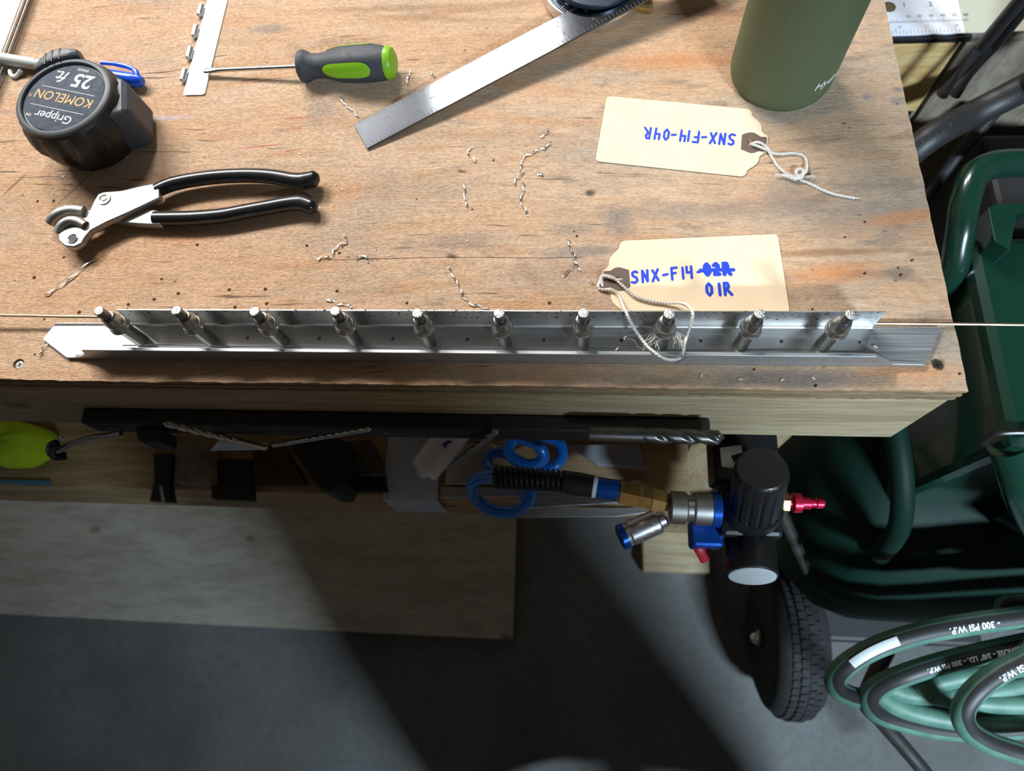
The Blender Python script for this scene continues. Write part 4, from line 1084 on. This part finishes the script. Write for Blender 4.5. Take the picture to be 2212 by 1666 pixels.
# ---- blue coiled air hose with its end fittings
hz = SH + .045
hose = thing('blue_air_hose', P(1100,1040,SH), 'bright blue coiled air hose with black spring guard and brass end fitting', 'air hose')
hp_ = [(1085,1030,.735),(1050,1029,.725),(1024,1040,.715),(1020,1062,.700),(1034,1085,.690),(1062,1102,.690),(1096,1108,.690),(1128,1098,.695),(1142,1074,.695),(1140,1050,.690),(1120,1034,.672),(1085,1026,.660),(1055,1008,.650),(1056,985,.645),(1085,978,.645),(1120,996,.650),(1155,1012,.655),(1195,1008,.660),(1214,984,.660),(1205,955,.660),(1165,940,.660),(1118,945,.665),(1098,968,.668),(1110,992,.668),(1145,1004,.668),(1175,990,.672),(1160,960,.680),(1120,946,.670),(1090,920,.650)]
MB().tube(smooth_path([P(x, y, z) for x, y, z in hp_], 8), .0056, 16).build('hose', M_BLUEHOSE, hose, True)
g0, g1 = P(1070,1030,.737), P(1216,1040,.742); gd = (g1-g0)
pts = []; n = 260
F = frame(g0, gd)
for i in range(n+1):
    s = i/n; a = s*2*math.pi*13; R = .0088 - .0010*s
    pts.append(F @ Vector((gd.length*s, R*math.cos(a), R*math.sin(a))))
MB().tube(pts, .0020, 8).build('spring_guard', M_BLKPL, hose, True)
MB().tube([g0 - gd*.02, g1 + gd*.02], .0058, 16).build('hose_end', M_BLUEHOSE, hose, True)
def lathe_between(a, b, prof, name, m, parent, seg=28, sharp=30):
    a, b = Vector(a), Vector(b); L_ = (b-a).length
    return MB().lathe([(r, t*L_) for r, t in prof], axis(a, b-a), seg).build(name, m, parent, True, sharp=sharp)
def Q(x, y, z=.745): return P(x, y, z)
lathe_between(Q(1214,1040), Q(1284,1052), [(.007,0),(.0096,.05),(.0100,.5),(.0094,.95),(.008,1)], 'sleeve', M_BLKPL, hose)
lathe_between(Q(1279,1051), Q(1290,1053), [(.0085,0),(.0092,.1),(.0092,.9),(.0085,1)], 'white_ring', M_WHITEP, hose)
lathe_between(Q(1289,1053), Q(1337,1060), [(.0088,0),(.0090,.1),(.0086,1)], 'blue_collar', M_BLUEAN, hose)
lathe_between(Q(1335,1062), Q(1445,1087), [(.0080,0),(.0112,.06),(.0112,.42),(.0098,.46),(.0098,.66),(.0108,.68),(.0092,.92),(.0070,1)], 'brass_fitting', M_BRASS, hose, 6, 10)

# ---- air regulator under the bench corner
rg = thing('air_regulator', Q(1625,1110,.66), 'black air regulator with a ribbed knob, gauge and chrome coupler under the bench corner', 'air regulator')
lathe_between(Q(1447,1096), Q(1484,1098), [(.0120,0),(.0134,.06),(.0134,.9),(.0120,1)], 'coupler_ring', M_CHROME, rg)
lathe_between(Q(1482,1098), Q(1500,1099), [(.0108,0),(.0108,1)], 'coupler_neck', M_ALUB, rg)
lathe_between(Q(1498,1099), Q(1537,1101), [(.0122,0),(.0136,.06),(.0136,.95),(.0120,1)], 'coupler_ring', M_CHROME, rg)
lathe_between(Q(1534,1101), Q(1556,1102), [(.0130,0),(.0142,.12),(.0142,.9),(.0130,1)], 'blue_ring', M_BLUEAN, rg)
c = Q(1622,1098,.735)
MB().box((c.x-.026, c.y-.024, c.z-.030), (c.x+.024, c.y+.024, c.z+.004)).build('body', M_BLKPL, rg, bevel=.004)
MB().lathe([(.0225,0),(.0245,.004),(.0235,.010),(.0215,.014)], Matrix.Translation((c.x, c.y, c.z+.002)), 48).build('bonnet', M_BLKPL, rg, True)
ka, kb = Vector((c.x, c.y, c.z+.012)), P(1646,1012,.800)
rings = []; n = 64; A = axis(ka, kb-ka); L_ = (kb-ka).length
for z, r, rib in [(0,.0190,0),(.02,.0212,.06),(.5,.0208,.06),(.90,.0205,.06),(.97,.0195,0),(1.0,.0180,0)]:
    rings.append([(r*(1-rib*(math.cos(16*2*math.pi*i/n) > .3))*math.cos(2*math.pi*i/n), r*(1-rib*(math.cos(16*2*math.pi*i/n) > .3))*math.sin(2*math.pi*i/n), z*L_) for i in range(n)])
MB().loft(rings, A).build('knob', M_BLKPL, rg, True, sharp=30)
ga, gb = Vector((c.x+.001, c.y-.022, c.z-.016)), Vector((c.x-.001, c.y-.054, c.z-.008))
gg = lathe_between(ga, gb, [(.009,0),(.0195,.05),(.0205,.12),(.0205,.96),(.0190,1.0)], 'gauge_case', M_BLKPL, rg, 48)
gx = (gb-ga).normalized(); lathe_between(gb, gb+gx*.0016, [(.0190,0),(.0186,.6),(.012,1)], 'gauge_lens', M_GLASS, gg, 48)
lathe_between(Q(1686,1085,.735), Q(1702,1086,.735), [(.0085,0),(.0085,1)], 'brass_bush', M_BRASS, rg, 6, 10)
lathe_between(Q(1702,1086,.735), Q(1782,1088,.735), [(.0040,0),(.0040,.12),(.0082,.14),(.0082,.34),(.0048,.37),(.0050,.60),(.0036,.64),(.0036,.74),(.0044,.78),(.0040,.94),(.0020,1)], 'plug_nipple', M_REDAN, rg)
vb = Q(1520,1160,.715)
MB().box((vb.x-.012, vb.y-.010, vb.z-.010), (vb.x+.014, vb.y+.014, vb.z+.014)).build('valve_body', M_BLUEAN, rg, bevel=.003)
mb = MB(); la, lb = Q(1500,1165,.712), Q(1526,1208,.700); mb.tube(smooth_path([la, la.lerp(lb,.5)+Vector((0,0,.002)), lb], 5), [.0052]*4+[.0060]*5+[.0062,.0058], 12, flat=.5); mb.build('valve_lever', M_REDP, rg, True)
lathe_between(Q(1440,1118,.72), Q(1345,1160,.715), [(.005,0),(.0075,.05),(.0075,.16),(.0108,.2),(.0108,.80),(.0098,.84),(.0106,.9),(.0095,1)], 'second_coupler', M_ALUB, rg)
lathe_between(Q(1352,1157,.715), Q(1338,1163,.715), [(.0112,0),(.0112,.8),(.0090,1)], 'coupler_sleeve', M_BLUEAN, rg)
MB().box((c.x-.030, c.y+.020, c.z-.020), (c.x+.024, .0384, c.z+.010)).build('mount_block', M_BLKPL, rg, bevel=.002)
wp = [P(1556,968,.772), P(1600,962,.772), P(1604,978,.772), P(1578,985,.772), P(1590,1012,.772), P(1560,1008,.772)]
MB().prism([(p.x, p.y) for p in wp], .770, .773).build('mount_plate', M_WHITEP, rg)

# ================================================================== beyond the bench end
# ---- wooden cabinet with a plastic rule on it
cab = thing('wooden_cabinet', (.42, .53, 0), 'low wooden cabinet with a knotty pine door standing past the bench end', 'cabinet')
MB().box((.262, .3725, .0), (.70, .70, .8165)).build('carcass', M_GREYPLY, cab, bevel=.002)
MB().box((.2635, .3660, .7275), (.3445, .3723, .8135)).build('door', M_PINE, cab, bevel=.001)
MB().box((.3505, .3675, .52), (.52, .3723, .8120)).build('door', M_GREYPLY, cab, bevel=.001)
MB().box((.2620, .3655, .8150), (.3520, .3745, .8203)).build('top_edge', M_BLKPL, cab, bevel=.001)
MB().box((.2635, .3705, .45), (.3445, .3724, .7270)).build('recess_panel', M_BLKDARK, cab)
RT = .8205
sq = thing('plastic_ruler', (.32, .40, RT), 'clear plastic ruler with printed scales on the cabinet top', 'ruler')
MB().box((.255, .3690, RT), (.3455, .4400, RT+.0016)).build('blade', mat('white ruler plastic', (.66,.70,.78), .35), sq, bevel=.0003)
MB().box((.3457, .3695, RT), (.400, .4400, RT+.0014)).build('clear_end', mat('yellowed clear plastic', (.55,.56,.46), .2, 0, trans=.3), sq, bevel=.0003)
mb = MB(); zz = RT+.00172
def rt(x, y, l, w=.00018): mb.add([(x-w,y,zz),(x+w,y,zz),(x+w,y+l,zz),(x-w,y+l,zz)], [(0,1,2,3)])
x10 = P(1960,30,zz).x
for i in range(-38, 62): rt(x10 + (i-10)*.001, .3830, .0046 if i % 10 == 0 else .0034 if i % 5 == 0 else .0022, .00012)
for i in range(-12, 14): rt(x10 + i*.0254/8, .3700, .0064 if i % 4 == 0 else .0038, .00014)
for i in range(1, 7): text_on(mb, str(i*10), .0042, lambda u, v: Vector((x10 + (i-1)*.01 + u, .3892 + v, zz)), True)
for i, t_ in enumerate(('12', '11', '10')): text_on(mb, t_, .0036, lambda u, v: Vector((.288 + i*.0245 + u, .3772 + v, zz)))
text_on(mb, '2', .0075, lambda u, v: Vector((.319 + u, .4020 + v, zz))); text_on(mb, '1', .0075, lambda u, v: Vector((.296 + u, .4020 + v, zz)))
mb.build('printed_scales', M_DKINK, sq)
MB().add([(.2555,.3795,zz-.00005),(.3453,.3795,zz-.00005),(.3453,.3815,zz-.00005),(.2555,.3815,zz-.00005)], [(0,1,2,3)])
mb = MB().lathe([(.0060, 0), (.0060, .0004)], Matrix.Translation((P(1920,15,zz).x, P(1920,15,zz).y, zz-.0001)), 24); mb.build('hang_hole', mat('hole brown', (.10,.075,.04), .7), sq)

# ---- green wheeled air compressor
cmp_ = thing('air_compressor', (.48, .02, 0), 'dark green wheeled air compressor with black handle tubes beside the bench', 'air compressor')
A = axis((.275, .055, .36), (1, 0, 0))
MB().lathe([(.02,0),(.08,.006),(.125,.022),(.155,.050),(.168,.085),(.170,.12),(.170,.50)], A, 72).build('tank', M_GREENP2, cmp_, True)
MB().box((.352, .005, .50), (.62, .205, .752)).build('shroud', M_GREENP, cmp_, bevel=.010)
MB().tube(smooth_path([(.535, .262, .66), (.530, .262, .72), (.505, .262, .765), (.40, .262, .778), (.358, .252, .782), (.343, .226, .778), (.341, .195, .760), (.3445, .17, .72), (.346, .15, .60)], 8), .0125, 20).build('frame_tube', M_GREENP, cmp_, True)
MB().tube(smooth_path([(.300, .30, .62), (.306, .20, .64), (.312, .10, .645), (.322, .02, .63), (.335, -.03, .58), (.345, -.05, .50)], 8), .0110, 20).build('frame_tube', M_GREENP2, cmp_, True)
MB().tube(smooth_path([P(2176,960,.735), P(2190,1000,.72), P(2204,1050,.70), P(2225,1110,.66), P(2255,1170,.60), Vector((.475, -.005, .52)), Vector((.478, .02, .46))], 8), .0150, 20).build('frame_tube', M_GREENP, cmp_, True)
MB().tube(smooth_path([P(2120,955,.740), P(2150,938,.752), P(2185,934,.756), P(2240,934,.758)], 6), .0028, 10).build('cable', M_BLKPL, cmp_, True)
q = P(2121, 890, .70); MB().lathe([(.008,0),(.0115,.002),(.0115,.010),(.007,.012),(.007,.016)], axis(q, (-.5,-.5,.7)), 6).build('bolt', M_BLKPL, cmp_, True, sharp=10)
q = P(2057, 577, .70); MB().lathe([(.006,0),(.009,.001),(.009,.007),(.006,.009)], axis(q, (-.6,-.2,.7)), 6).build('bolt', M_DARKSTEEL, cmp_, True, sharp=10)
MB().box((.40, .215, .46), (.64, .335, .73)).build('pump_block', M_BLKDARK, cmp_, bevel=.006)
mb = MB(); q = [P(x, y, .775) for x, y in [(2134,448),(2148,440),(2230,438),(2225,455),(2198,458),(2182,540),(2148,520)]]
mb.prism([(p.x, p.y) for p in q], .750, .775); mb.build('bracket', M_GREENP, cmp_, bevel=.001)
for k in range(5):
    MB().box((.352 + .05*k + .06, .2055, .52), (.352 + .05*k + .075, .2145, .72)).build('cooling_fin', M_BLKDARK, cmp_)
# handle tubes
MB().tube(smooth_path([(.262, .245, .735), P(1990,312,.80), P(2100,248,.80), P(2212,190,.82), P(2330,120,.86), Vector((.50, .345, .93)), Vector((.62, .345, .955)), Vector((.68, .32, .955))], 8), .0120, 20).build('handle_tube', M_FRAMEBLK, cmp_, True)
MB().tube([P(1995,430,.70), P(2070,330,.72), P(2150,240,.76)], .0065, 14).build('handle_strut', M_FRAMEBLK, cmp_, True)
MB().tube([P(2035,205,.80), P(2120,100,.85), P(2230,-30,.93)], .0052, 14).build('handle_strut', M_FRAMEBLK, cmp_, True)
MB().tube([P(2062,205,.79), P(2150,95,.84), P(2250,-30,.92)], .0052, 14).build('handle_strut', M_BLKPL, cmp_, True)
MB().tube([P(1688,1105,.56), P(1752,1252,.36)], .0065, 12).build('brace_rod', M_PLUNGER, cmp_, True)
# wheel
wc = Vector((.342, -.138, .118)); A = axis(wc - Vector((.040,0,0)), (1,0,0))
wh = MB().lathe([(.070,.004),(.090,.000),(.104,.006),(.112,.016),(.1165,.030),(.118,.040),(.1165,.050),(.112,.064),(.104,.074),(.090,.080),(.070,.076)], A, 72).build('wheel_tyre', M_TIRE, cmp_, True)
for row, w0 in enumerate((.018, .029, .041, .052)):
    mb = MB()
    for i in range(56):
        a = 2*math.pi*(i + .5*(row % 2))/56
        R = [.1135, .1172, .1174, .1140][row]
        T_ = A @ Matrix.Rotation(a, 4, 'Z')
        mb.box((R-.004, -.0047, w0), (R+.0022, .0047, w0+.009), T_)
    tr = mb.build('tread_blocks', M_TIRE, wh); tag(tr, kind='stuff')
MB().lathe([(.020,.012),(.055,.010),(.072,.004),(.072,.076),(.055,.070),(.020,.068)], A, 40).build('wheel_rim', M_BLKPL, cmp_, True)
MB().lathe([(.012,-.004),(.014,-.002),(.014,.084),(.012,.086)], A, 24).build('axle', M_DARKSTEEL, cmp_, True)
MB().lathe([(.0035,-.014),(.008,-.010),(.010,-.004),(.010,-.001)], A, 16).build('axle_nut', M_STEEL, cmp_, True)
MB().tube([(.342, -.138, .118), (.40, -.02, .22), (.42, .02, .28)], .012, 12).build('axle_arm', M_BLKDARK, cmp_, True)
MB().box((.386, -.138, .02), (.62, -.06, .16)).build('base_frame', M_BLKDARK, cmp_, bevel=.006)
q = P(1985, 1247, .33); lathe_between(q + Vector((.012,.02,.0)), q + Vector((-.010,-.012,.004)), [(.006,0),(.010,.05),(.010,.6),(.014,.62),(.014,.95),(.008,1)], 'drain_fitting', M_BRASS, cmp_, 6, 10)

# ---- rubber hose coil hung beside the compressor
def hose_mat():
    m, N, L, b = new_mat('green rubber hose'); g = G(m)
    uv = N.new('ShaderNodeUVMap'); s = N.new('ShaderNodeSeparateXYZ'); L.new(uv.outputs[0], s.inputs[0])
    band = g.math('MULTIPLY', g.range(s.outputs['Y'], .155, .165), g.range(s.outputs['Y'], .355, .345))
    n = g.noise(coords(m), 60, 4)
    c = g.mix(g.range(n, .35, .65), (.060,.150,.115), (.10,.21,.155))
    c = g.mix(band, c, (.018,.018,.018))
    L.new(c, b.inputs['Base Color']); b.inputs['Roughness'].default_value = .5
    return m
M_HOSE = hose_mat()
coil = thing('rubber_hose', P(1950,1480,.55), 'coiled green rubber air hose with a printed black stripe beside the compressor', 'air hose')
HRr = .0102
strands = []
def hose_strand(pts, roll=0.0, r=HRr):
    a_, b_ = pts[0], pts[-1]; m_ = (a_+b_)/2        # the loop closes on the far side of the coil
    pts = list(pts) + [b_.lerp(m_, .25) + Vector((.055, 0, .004)), m_ + Vector((.085, 0, .006)), a_.lerp(m_, .25) + Vector((.055, 0, .004)), a_]
    path = smooth_path(pts, 10); n = len(path); seg = 20
    me = bpy.data.meshes.new('loop'); vs = []; fs = []; uvs = []; fr = []
    ln = 0
    for i, p in enumerate(path):
        t = (path[min(i+1,n-1)] - path[max(i-1,0)]).normalized()
        b = t.cross(Vector((0,0,1))); b = b.normalized() if b.length > 1e-4 else Vector((1,0,0)); u = b.cross(t)
        fr.append((p, t, b, u))
        for k in range(seg): a = 2*math.pi*k/seg + roll; vs.append(p + b*math.cos(a)*r + u*math.sin(a)*r)
    for i in range(n-1):
        for k in range(seg):
            fs.append((i*seg+k, (i+1)*seg+k, (i+1)*seg+(k+1) % seg, i*seg+(k+1) % seg))
            uvs += [(i/n, k/seg), ((i+1)/n, k/seg), ((i+1)/n, (k+1)/seg), (i/n, (k+1)/seg)]
    fs += [tuple(range(seg))[::-1], tuple((n-1)*seg+k for k in range(seg))]; uvs += [(0,0)]*seg*2
    inv = wmat(coil).inverted(); me.from_pydata([tuple(inv @ v) for v in vs], [], fs)
    ul = me.uv_layers.new(name='UVMap')
    for i, q in enumerate(uvs): ul.data[i].uv = q
    me.polygons.foreach_set('use_smooth', [True]*len(me.polygons)); me.materials.append(M_HOSE)
    o = bpy.data.objects.new('hose_loop', me); COL.objects.link(o); o.parent = coil
    return o, fr
def on_hose(fr, s0, body, size, roll, off=.0, rev=False, r=HRr, lift=.0007):
    """print along the strand: reading direction against the path when rev"""
    L_ = [0]
    for i in range(1, len(fr)): L_.append(L_[-1] + (fr[i][0]-fr[i-1][0]).length)
    def fn(u, v):
        s = s0 + (-u if rev else u); s = min(max(s, 0), L_[-1]-1e-6); j = 0
        while j < len(L_)-2 and L_[j+1] < s: j += 1
        f = (s-L_[j])/max(1e-9, L_[j+1]-L_[j]); p = fr[j][0].lerp(fr[j+1][0], f); b = fr[j][2].lerp(fr[j+1][2], f); uu = fr[j][3].lerp(fr[j+1][3], f)
        a = roll + (v if not rev else -v)/r
        return p + (b*math.cos(a) + uu*math.sin(a))*(r+lift)
    mb = MB()
    if body is None:
        for q in range(12):
            for w_ in range(5): mb.add([fn(off*q/12,size*(w_/5-.5)), fn(off*(q+1)/12,size*(w_/5-.5)), fn(off*(q+1)/12,size*((w_+1)/5-.5)), fn(off*q/12,size*((w_+1)/5-.5))], [(0,1,2,3)])
    else: text_on(mb, body, size, fn, bold=.0002)
    return mb
def zp(pts): return [P(x, y, z) for x, y, z in pts]
o, frA = hose_strand(zp([(2420,1310,.60),(2330,1315,.60),(2212,1333,.60),(2100,1348,.60),(1990,1368,.60),(1905,1394,.598),(1845,1425,.59),(1808,1458,.575),(1808,1486,.555),(1835,1503,.535),(1880,1512,.515),(1960,1518,.50),(2080,1520,.50),(2230,1510,.50),(2420,1480,.50)]))
on_hose(frA, .118, '- 300 PSI W.P.', .0080, math.pi*.5, rev=False).build('hose_print', M_WHITEINK, o)
o2, frB = hose_strand(zp([(2420,1350,.58),(2212,1392,.58),(2120,1412,.58),(2030,1434,.575),(1955,1458,.57),(1900,1482,.555),(1878,1510,.54),(1895,1540,.52),(1960,1562,.505),(2050,1578,.495),(2160,1578,.49),(2300,1560,.49),(2420,1530,.49)]))
on_hose(frB, .100, 'AIR HOSE - 3/8" I.D. - 300 PSI W.P.', .0062, math.pi*.5, rev=False).build('hose_print', M_WHITEINK, o2)
o3, frC = hose_strand(zp([(2420,1330,.61),(2290,1380,.61),(2212,1425,.61),(2155,1455,.605),(2105,1495,.60),(2080,1535,.59),(2088,1572,.575),(2125,1600,.565),(2185,1622,.555),(2260,1640,.55),(2420,1650,.55)]))
on_hose(frC, .090, '300 PSI W.P.', .0080, math.pi*.5, rev=False).build('hose_print', M_WHITEINK, o3)
hose_strand(zp([(2420,1440,.53),(2250,1470,.53),(2150,1490,.53),(2040,1500,.53),(1960,1498,.53),(1912,1482,.535),(1900,1500,.53),(1950,1530,.52),(2040,1552,.515),(2150,1560,.515),(2300,1550,.515)]), math.pi)
hose_strand(zp([(2420,1400,.55),(2280,1425,.55),(2170,1445,.548),(2070,1462,.545),(2000,1480,.54),(2010,1498,.53),(2080,1512,.53),(2200,1520,.53),(2400,1510,.53)]), math.pi)
hose_strand(zp([(2330,1290,.57),(2240,1298,.57),(2182,1300,.57),(2166,1312,.56),(2185,1326,.55),(2260,1335,.55)]), 0, .0075)
mb = on_hose(frA, .212, None, .0078, math.pi*.5, .044)
mb.build('hose_label', M_WHITEP, o)
# hook that carries the coil
MB().tube(smooth_path([(.58, -.02, .50), (.58, -.08, .535), (.575, -.15, .545), (.57, -.20, .55), (.57, -.22, .575)], 6), .007, 12).build('hose_hook', M_FRAMEBLK, cmp_, True)
# black lead running to the floor
ld = zp([(1870,1510,.45),(1905,1560,.42),(1950,1612,.40),(2000,1672,.38),(2060,1750,.33),(2100,1850,.2)])
ld = [Vector((.36,-.15,.45))] + ld
o = MB().tube(smooth_path(ld, 8), .0085, 14).build('black_lead', M_RUBBER, None, True); tag(o, 'thick black rubber lead hanging below the green hose coil', 'lead')

# ================================================================== workshop shell
M_WALL = mat('painted wall', (.20,.20,.20), .9, 0, .1, 3)
for nm_, a, b2 in [('wall_back', (-2.6,2.2,0), (2.6,2.3,2.8)), ('wall_left', (-2.7,-2.4,0), (-2.6,2.3,2.8)), ('wall_right', (2.6,-2.4,0), (2.7,2.3,2.8)), ('ceiling', (-2.7,-2.4,2.8), (2.7,2.3,2.9))]:
    o = MB().box(a, b2).build(nm_, M_WALL); tag(o, kind='structure')

# ================================================================== the person at the bench (outside the picture; casts the shadow)
def person(loc):
    S = lambda x: (x, -x)
    V = []; R = []; Ed = []
    def v(x, y, z, rx, ry=None, par=None):
        V.append((x, y, z)); R.append((rx, ry or rx))
        if par is not None: Ed.append((par, len(V)-1))
        return len(V)-1
    pel = v(0,0,.97,.135,.10); w = v(0,.005,1.10,.125,.092,pel); ch = v(0,.0,1.27,.15,.105,w); uc = v(0,-.01,1.41,.13,.09,ch)
    nk = v(0,.005,1.51,.056,.058,uc); hb = v(0,.02,1.57,.060,.068,nk); hm = v(0,.035,1.655,.078,.095,hb); ht = v(0,.025,1.735,.066,.078,hm); v(0,.02,1.765,.03,.035,ht)
    for s in (1, -1):
        hp = v(s*.095,0,.90,.095,.095,pel); kn = v(s*.115,.02,.50,.060,.062,hp); ca = v(s*.118,-.012,.35,.055,.058,kn); an = v(s*.12,-.02,.095,.042,.045,ca)
        hl = v(s*.12,-.02,.045,.042,.042,an); ml = v(s*.13,.09,.040,.046,.036,hl); v(s*.135,.165,.032,.036,.026,ml)
        sh = v(s*.180,-.012,1.435,.066,.066,uc); ua = v(s*.225,-.02,1.29,.049,.052,sh); el = v(s*.245,-.025,1.14,.041,.043,ua)
        fa = v(s*.255,.015,1.03,.039,.037,el); wr = v(s*.262,.060,.905,.024,.027,fa); pm = v(s*.262,.075,.865,.017,.034,wr); pk = v(s*.260,.085,.830,.015,.036,pm)
        for k, (dy, ln) in enumerate(((.026,.066),(.009,.076),(-.008,.071),(-.024,.056))):
            a = v(s*.259,.088+dy,.812,.009,.0095,pk); b = v(s*.256,.094+dy*1.1,.812-ln*.42,.0085,.0088,a); c = v(s*.247,.097+dy*1.1,.812-ln*.76,.008,.0082,b); v(s*.238,.096+dy*1.1,.812-ln*.97,.007,.007,c)
        a = v(s*.252,.105,.875,.011,.0115,pm); b = v(s*.246,.130,.850,.010,.010,a); v(s*.240,.142,.826,.008,.0085,b)
    me = bpy.data.meshes.new('person'); me.from_pydata(V, Ed, [])
    o = bpy.data.objects.new('body', me); COL.objects.link(o)
    o.modifiers.new('skin', 'SKIN'); sv = me.skin_vertices[0].data
    for i, r in enumerate(R): sv[i].radius = r
    sv[0].use_root = True
    sd_ = o.modifiers.new('sub', 'SUBSURF'); sd_.levels = 2; sd_.render_levels = 2
    dg = bpy.context.evaluated_depsgraph_get(); dg.update()
    nm = bpy.data.meshes.new_from_object(o.evaluated_get(dg)); o.modifiers.clear(); o.data = nm
    p = thing('person', loc, 'person in a grey T-shirt and a long brown apron added to fill out the shadow, standing before the bench', 'person')
    o.parent = p
    mats = [mat('skin', (.46,.27,.19), .55, 0, .08, 60), mat('dark grey cotton', (.045,.047,.05), .9, 0, .2, 200, .3, 600), mat('denim', (.045,.07,.13), .85, 0, .3, 300, .3, 700), mat('brown leather', (.07,.045,.03), .5)]
    nm.materials.clear(); [nm.materials.append(m) for m in mats]
    for f in nm.polygons:
        f.use_smooth = True; c = f.center; ax = abs(c.x)
        if c.z < .085: k = 3
        elif c.z > 1.525: k = 0
        elif ax > .195 and c.z < 1.20: k = 0
        elif c.z < 1.0: k = 2
        else: k = 1
        f.material_index = k
    T = wmat(p)
    mb = MB(); rings = []
    for k in range(9):
        t = k/8; zz = 1.635 + .145*t; rr = math.sqrt(max(0.0, 1-(t*.98)**2.6))
        rings.append([T @ Vector((.0905*rr*math.cos(a*math.pi/16), .018 + (.106*rr*math.sin(a*math.pi/16) if math.sin(a*math.pi/16) < 0 else (.100 if t > .45 else .02+.08*t/.45)*rr*math.sin(a*math.pi/16)), zz)) for a in range(32)])
    mb.loft(rings); mb.build('hair', mat('dark hair', (.03,.02,.015), .6, 0, .3, 200, .4, 400), p, True, sharp=80)
    mb = MB().loft([[T @ Vector(q) for q in r] for r in [[(-.007,.122,1.675),(.007,.122,1.675),(.006,.118,1.680),(-.006,.118,1.680)], [(-.014,.118,1.634),(.014,.118,1.634),(.008,.147,1.642),(-.008,.147,1.642)], [(-.012,.112,1.626),(.012,.112,1.626),(.006,.128,1.628),(-.006,.128,1.628)]]]); mb.build('nose', mats[0], p, True, subd=1, sharp=90)
    for s in (1, -1):
        MB().lathe([(.002,-.011),(.009,-.007),(.0115,0),(.009,.007),(.002,.011)], T @ Matrix.Translation((s*.031,.112,1.672)), 16).build('eye', M_WHITEP, p, True)
        MB().lathe([(.004,0),(.016,.004),(.020,.010),(.012,.014),(.004,.013)], T @ Matrix.Translation((s*.080,.018,1.655)) @ Matrix.Rotation(s*math.pi/2, 4, 'Y') @ Matrix.Diagonal((1.5,1,1,1)), 18).build('ear', mats[0], p, True)
    mb = MB().tube(smooth_path([T @ Vector(q) for q in [(-.024,.111,1.606),(-.010,.119,1.604),(0,.120,1.603),(.010,.119,1.604),(.024,.111,1.606)]], 4), .004, 8); mb.build('mouth', mat('lips', (.35,.14,.11), .5), p, True)
    mb = MB(); rows = []  # unseen apron, added to close the leg gap in the cast shadow
    for zz, hw in ((.20,.272),(.34,.270),(.50,.268),(.70,.262),(.90,.250),(1.04,.225),(1.12,.165),(1.25,.135),(1.38,.105)):
        rows.append([T @ Vector((hw*(i/12*2-1), .150 - .075*(i/12*2-1)**2 - .02*(zz > 1.2) + .006*math.sin(i*1.7+zz*9), zz)) for i in range(13)])
    bk_ = [[q + Vector((0, -.004, 0)) for q in r] for r in rows]
    mb.loft([f + k[::-1] for f, k in zip(rows, bk_)]); mb.build('apron', mat('brown canvas', (.10,.065,.04), .9, 0, .2, 200, .3, 600), p, True, sharp=70)
person((.170, -.61, 0))
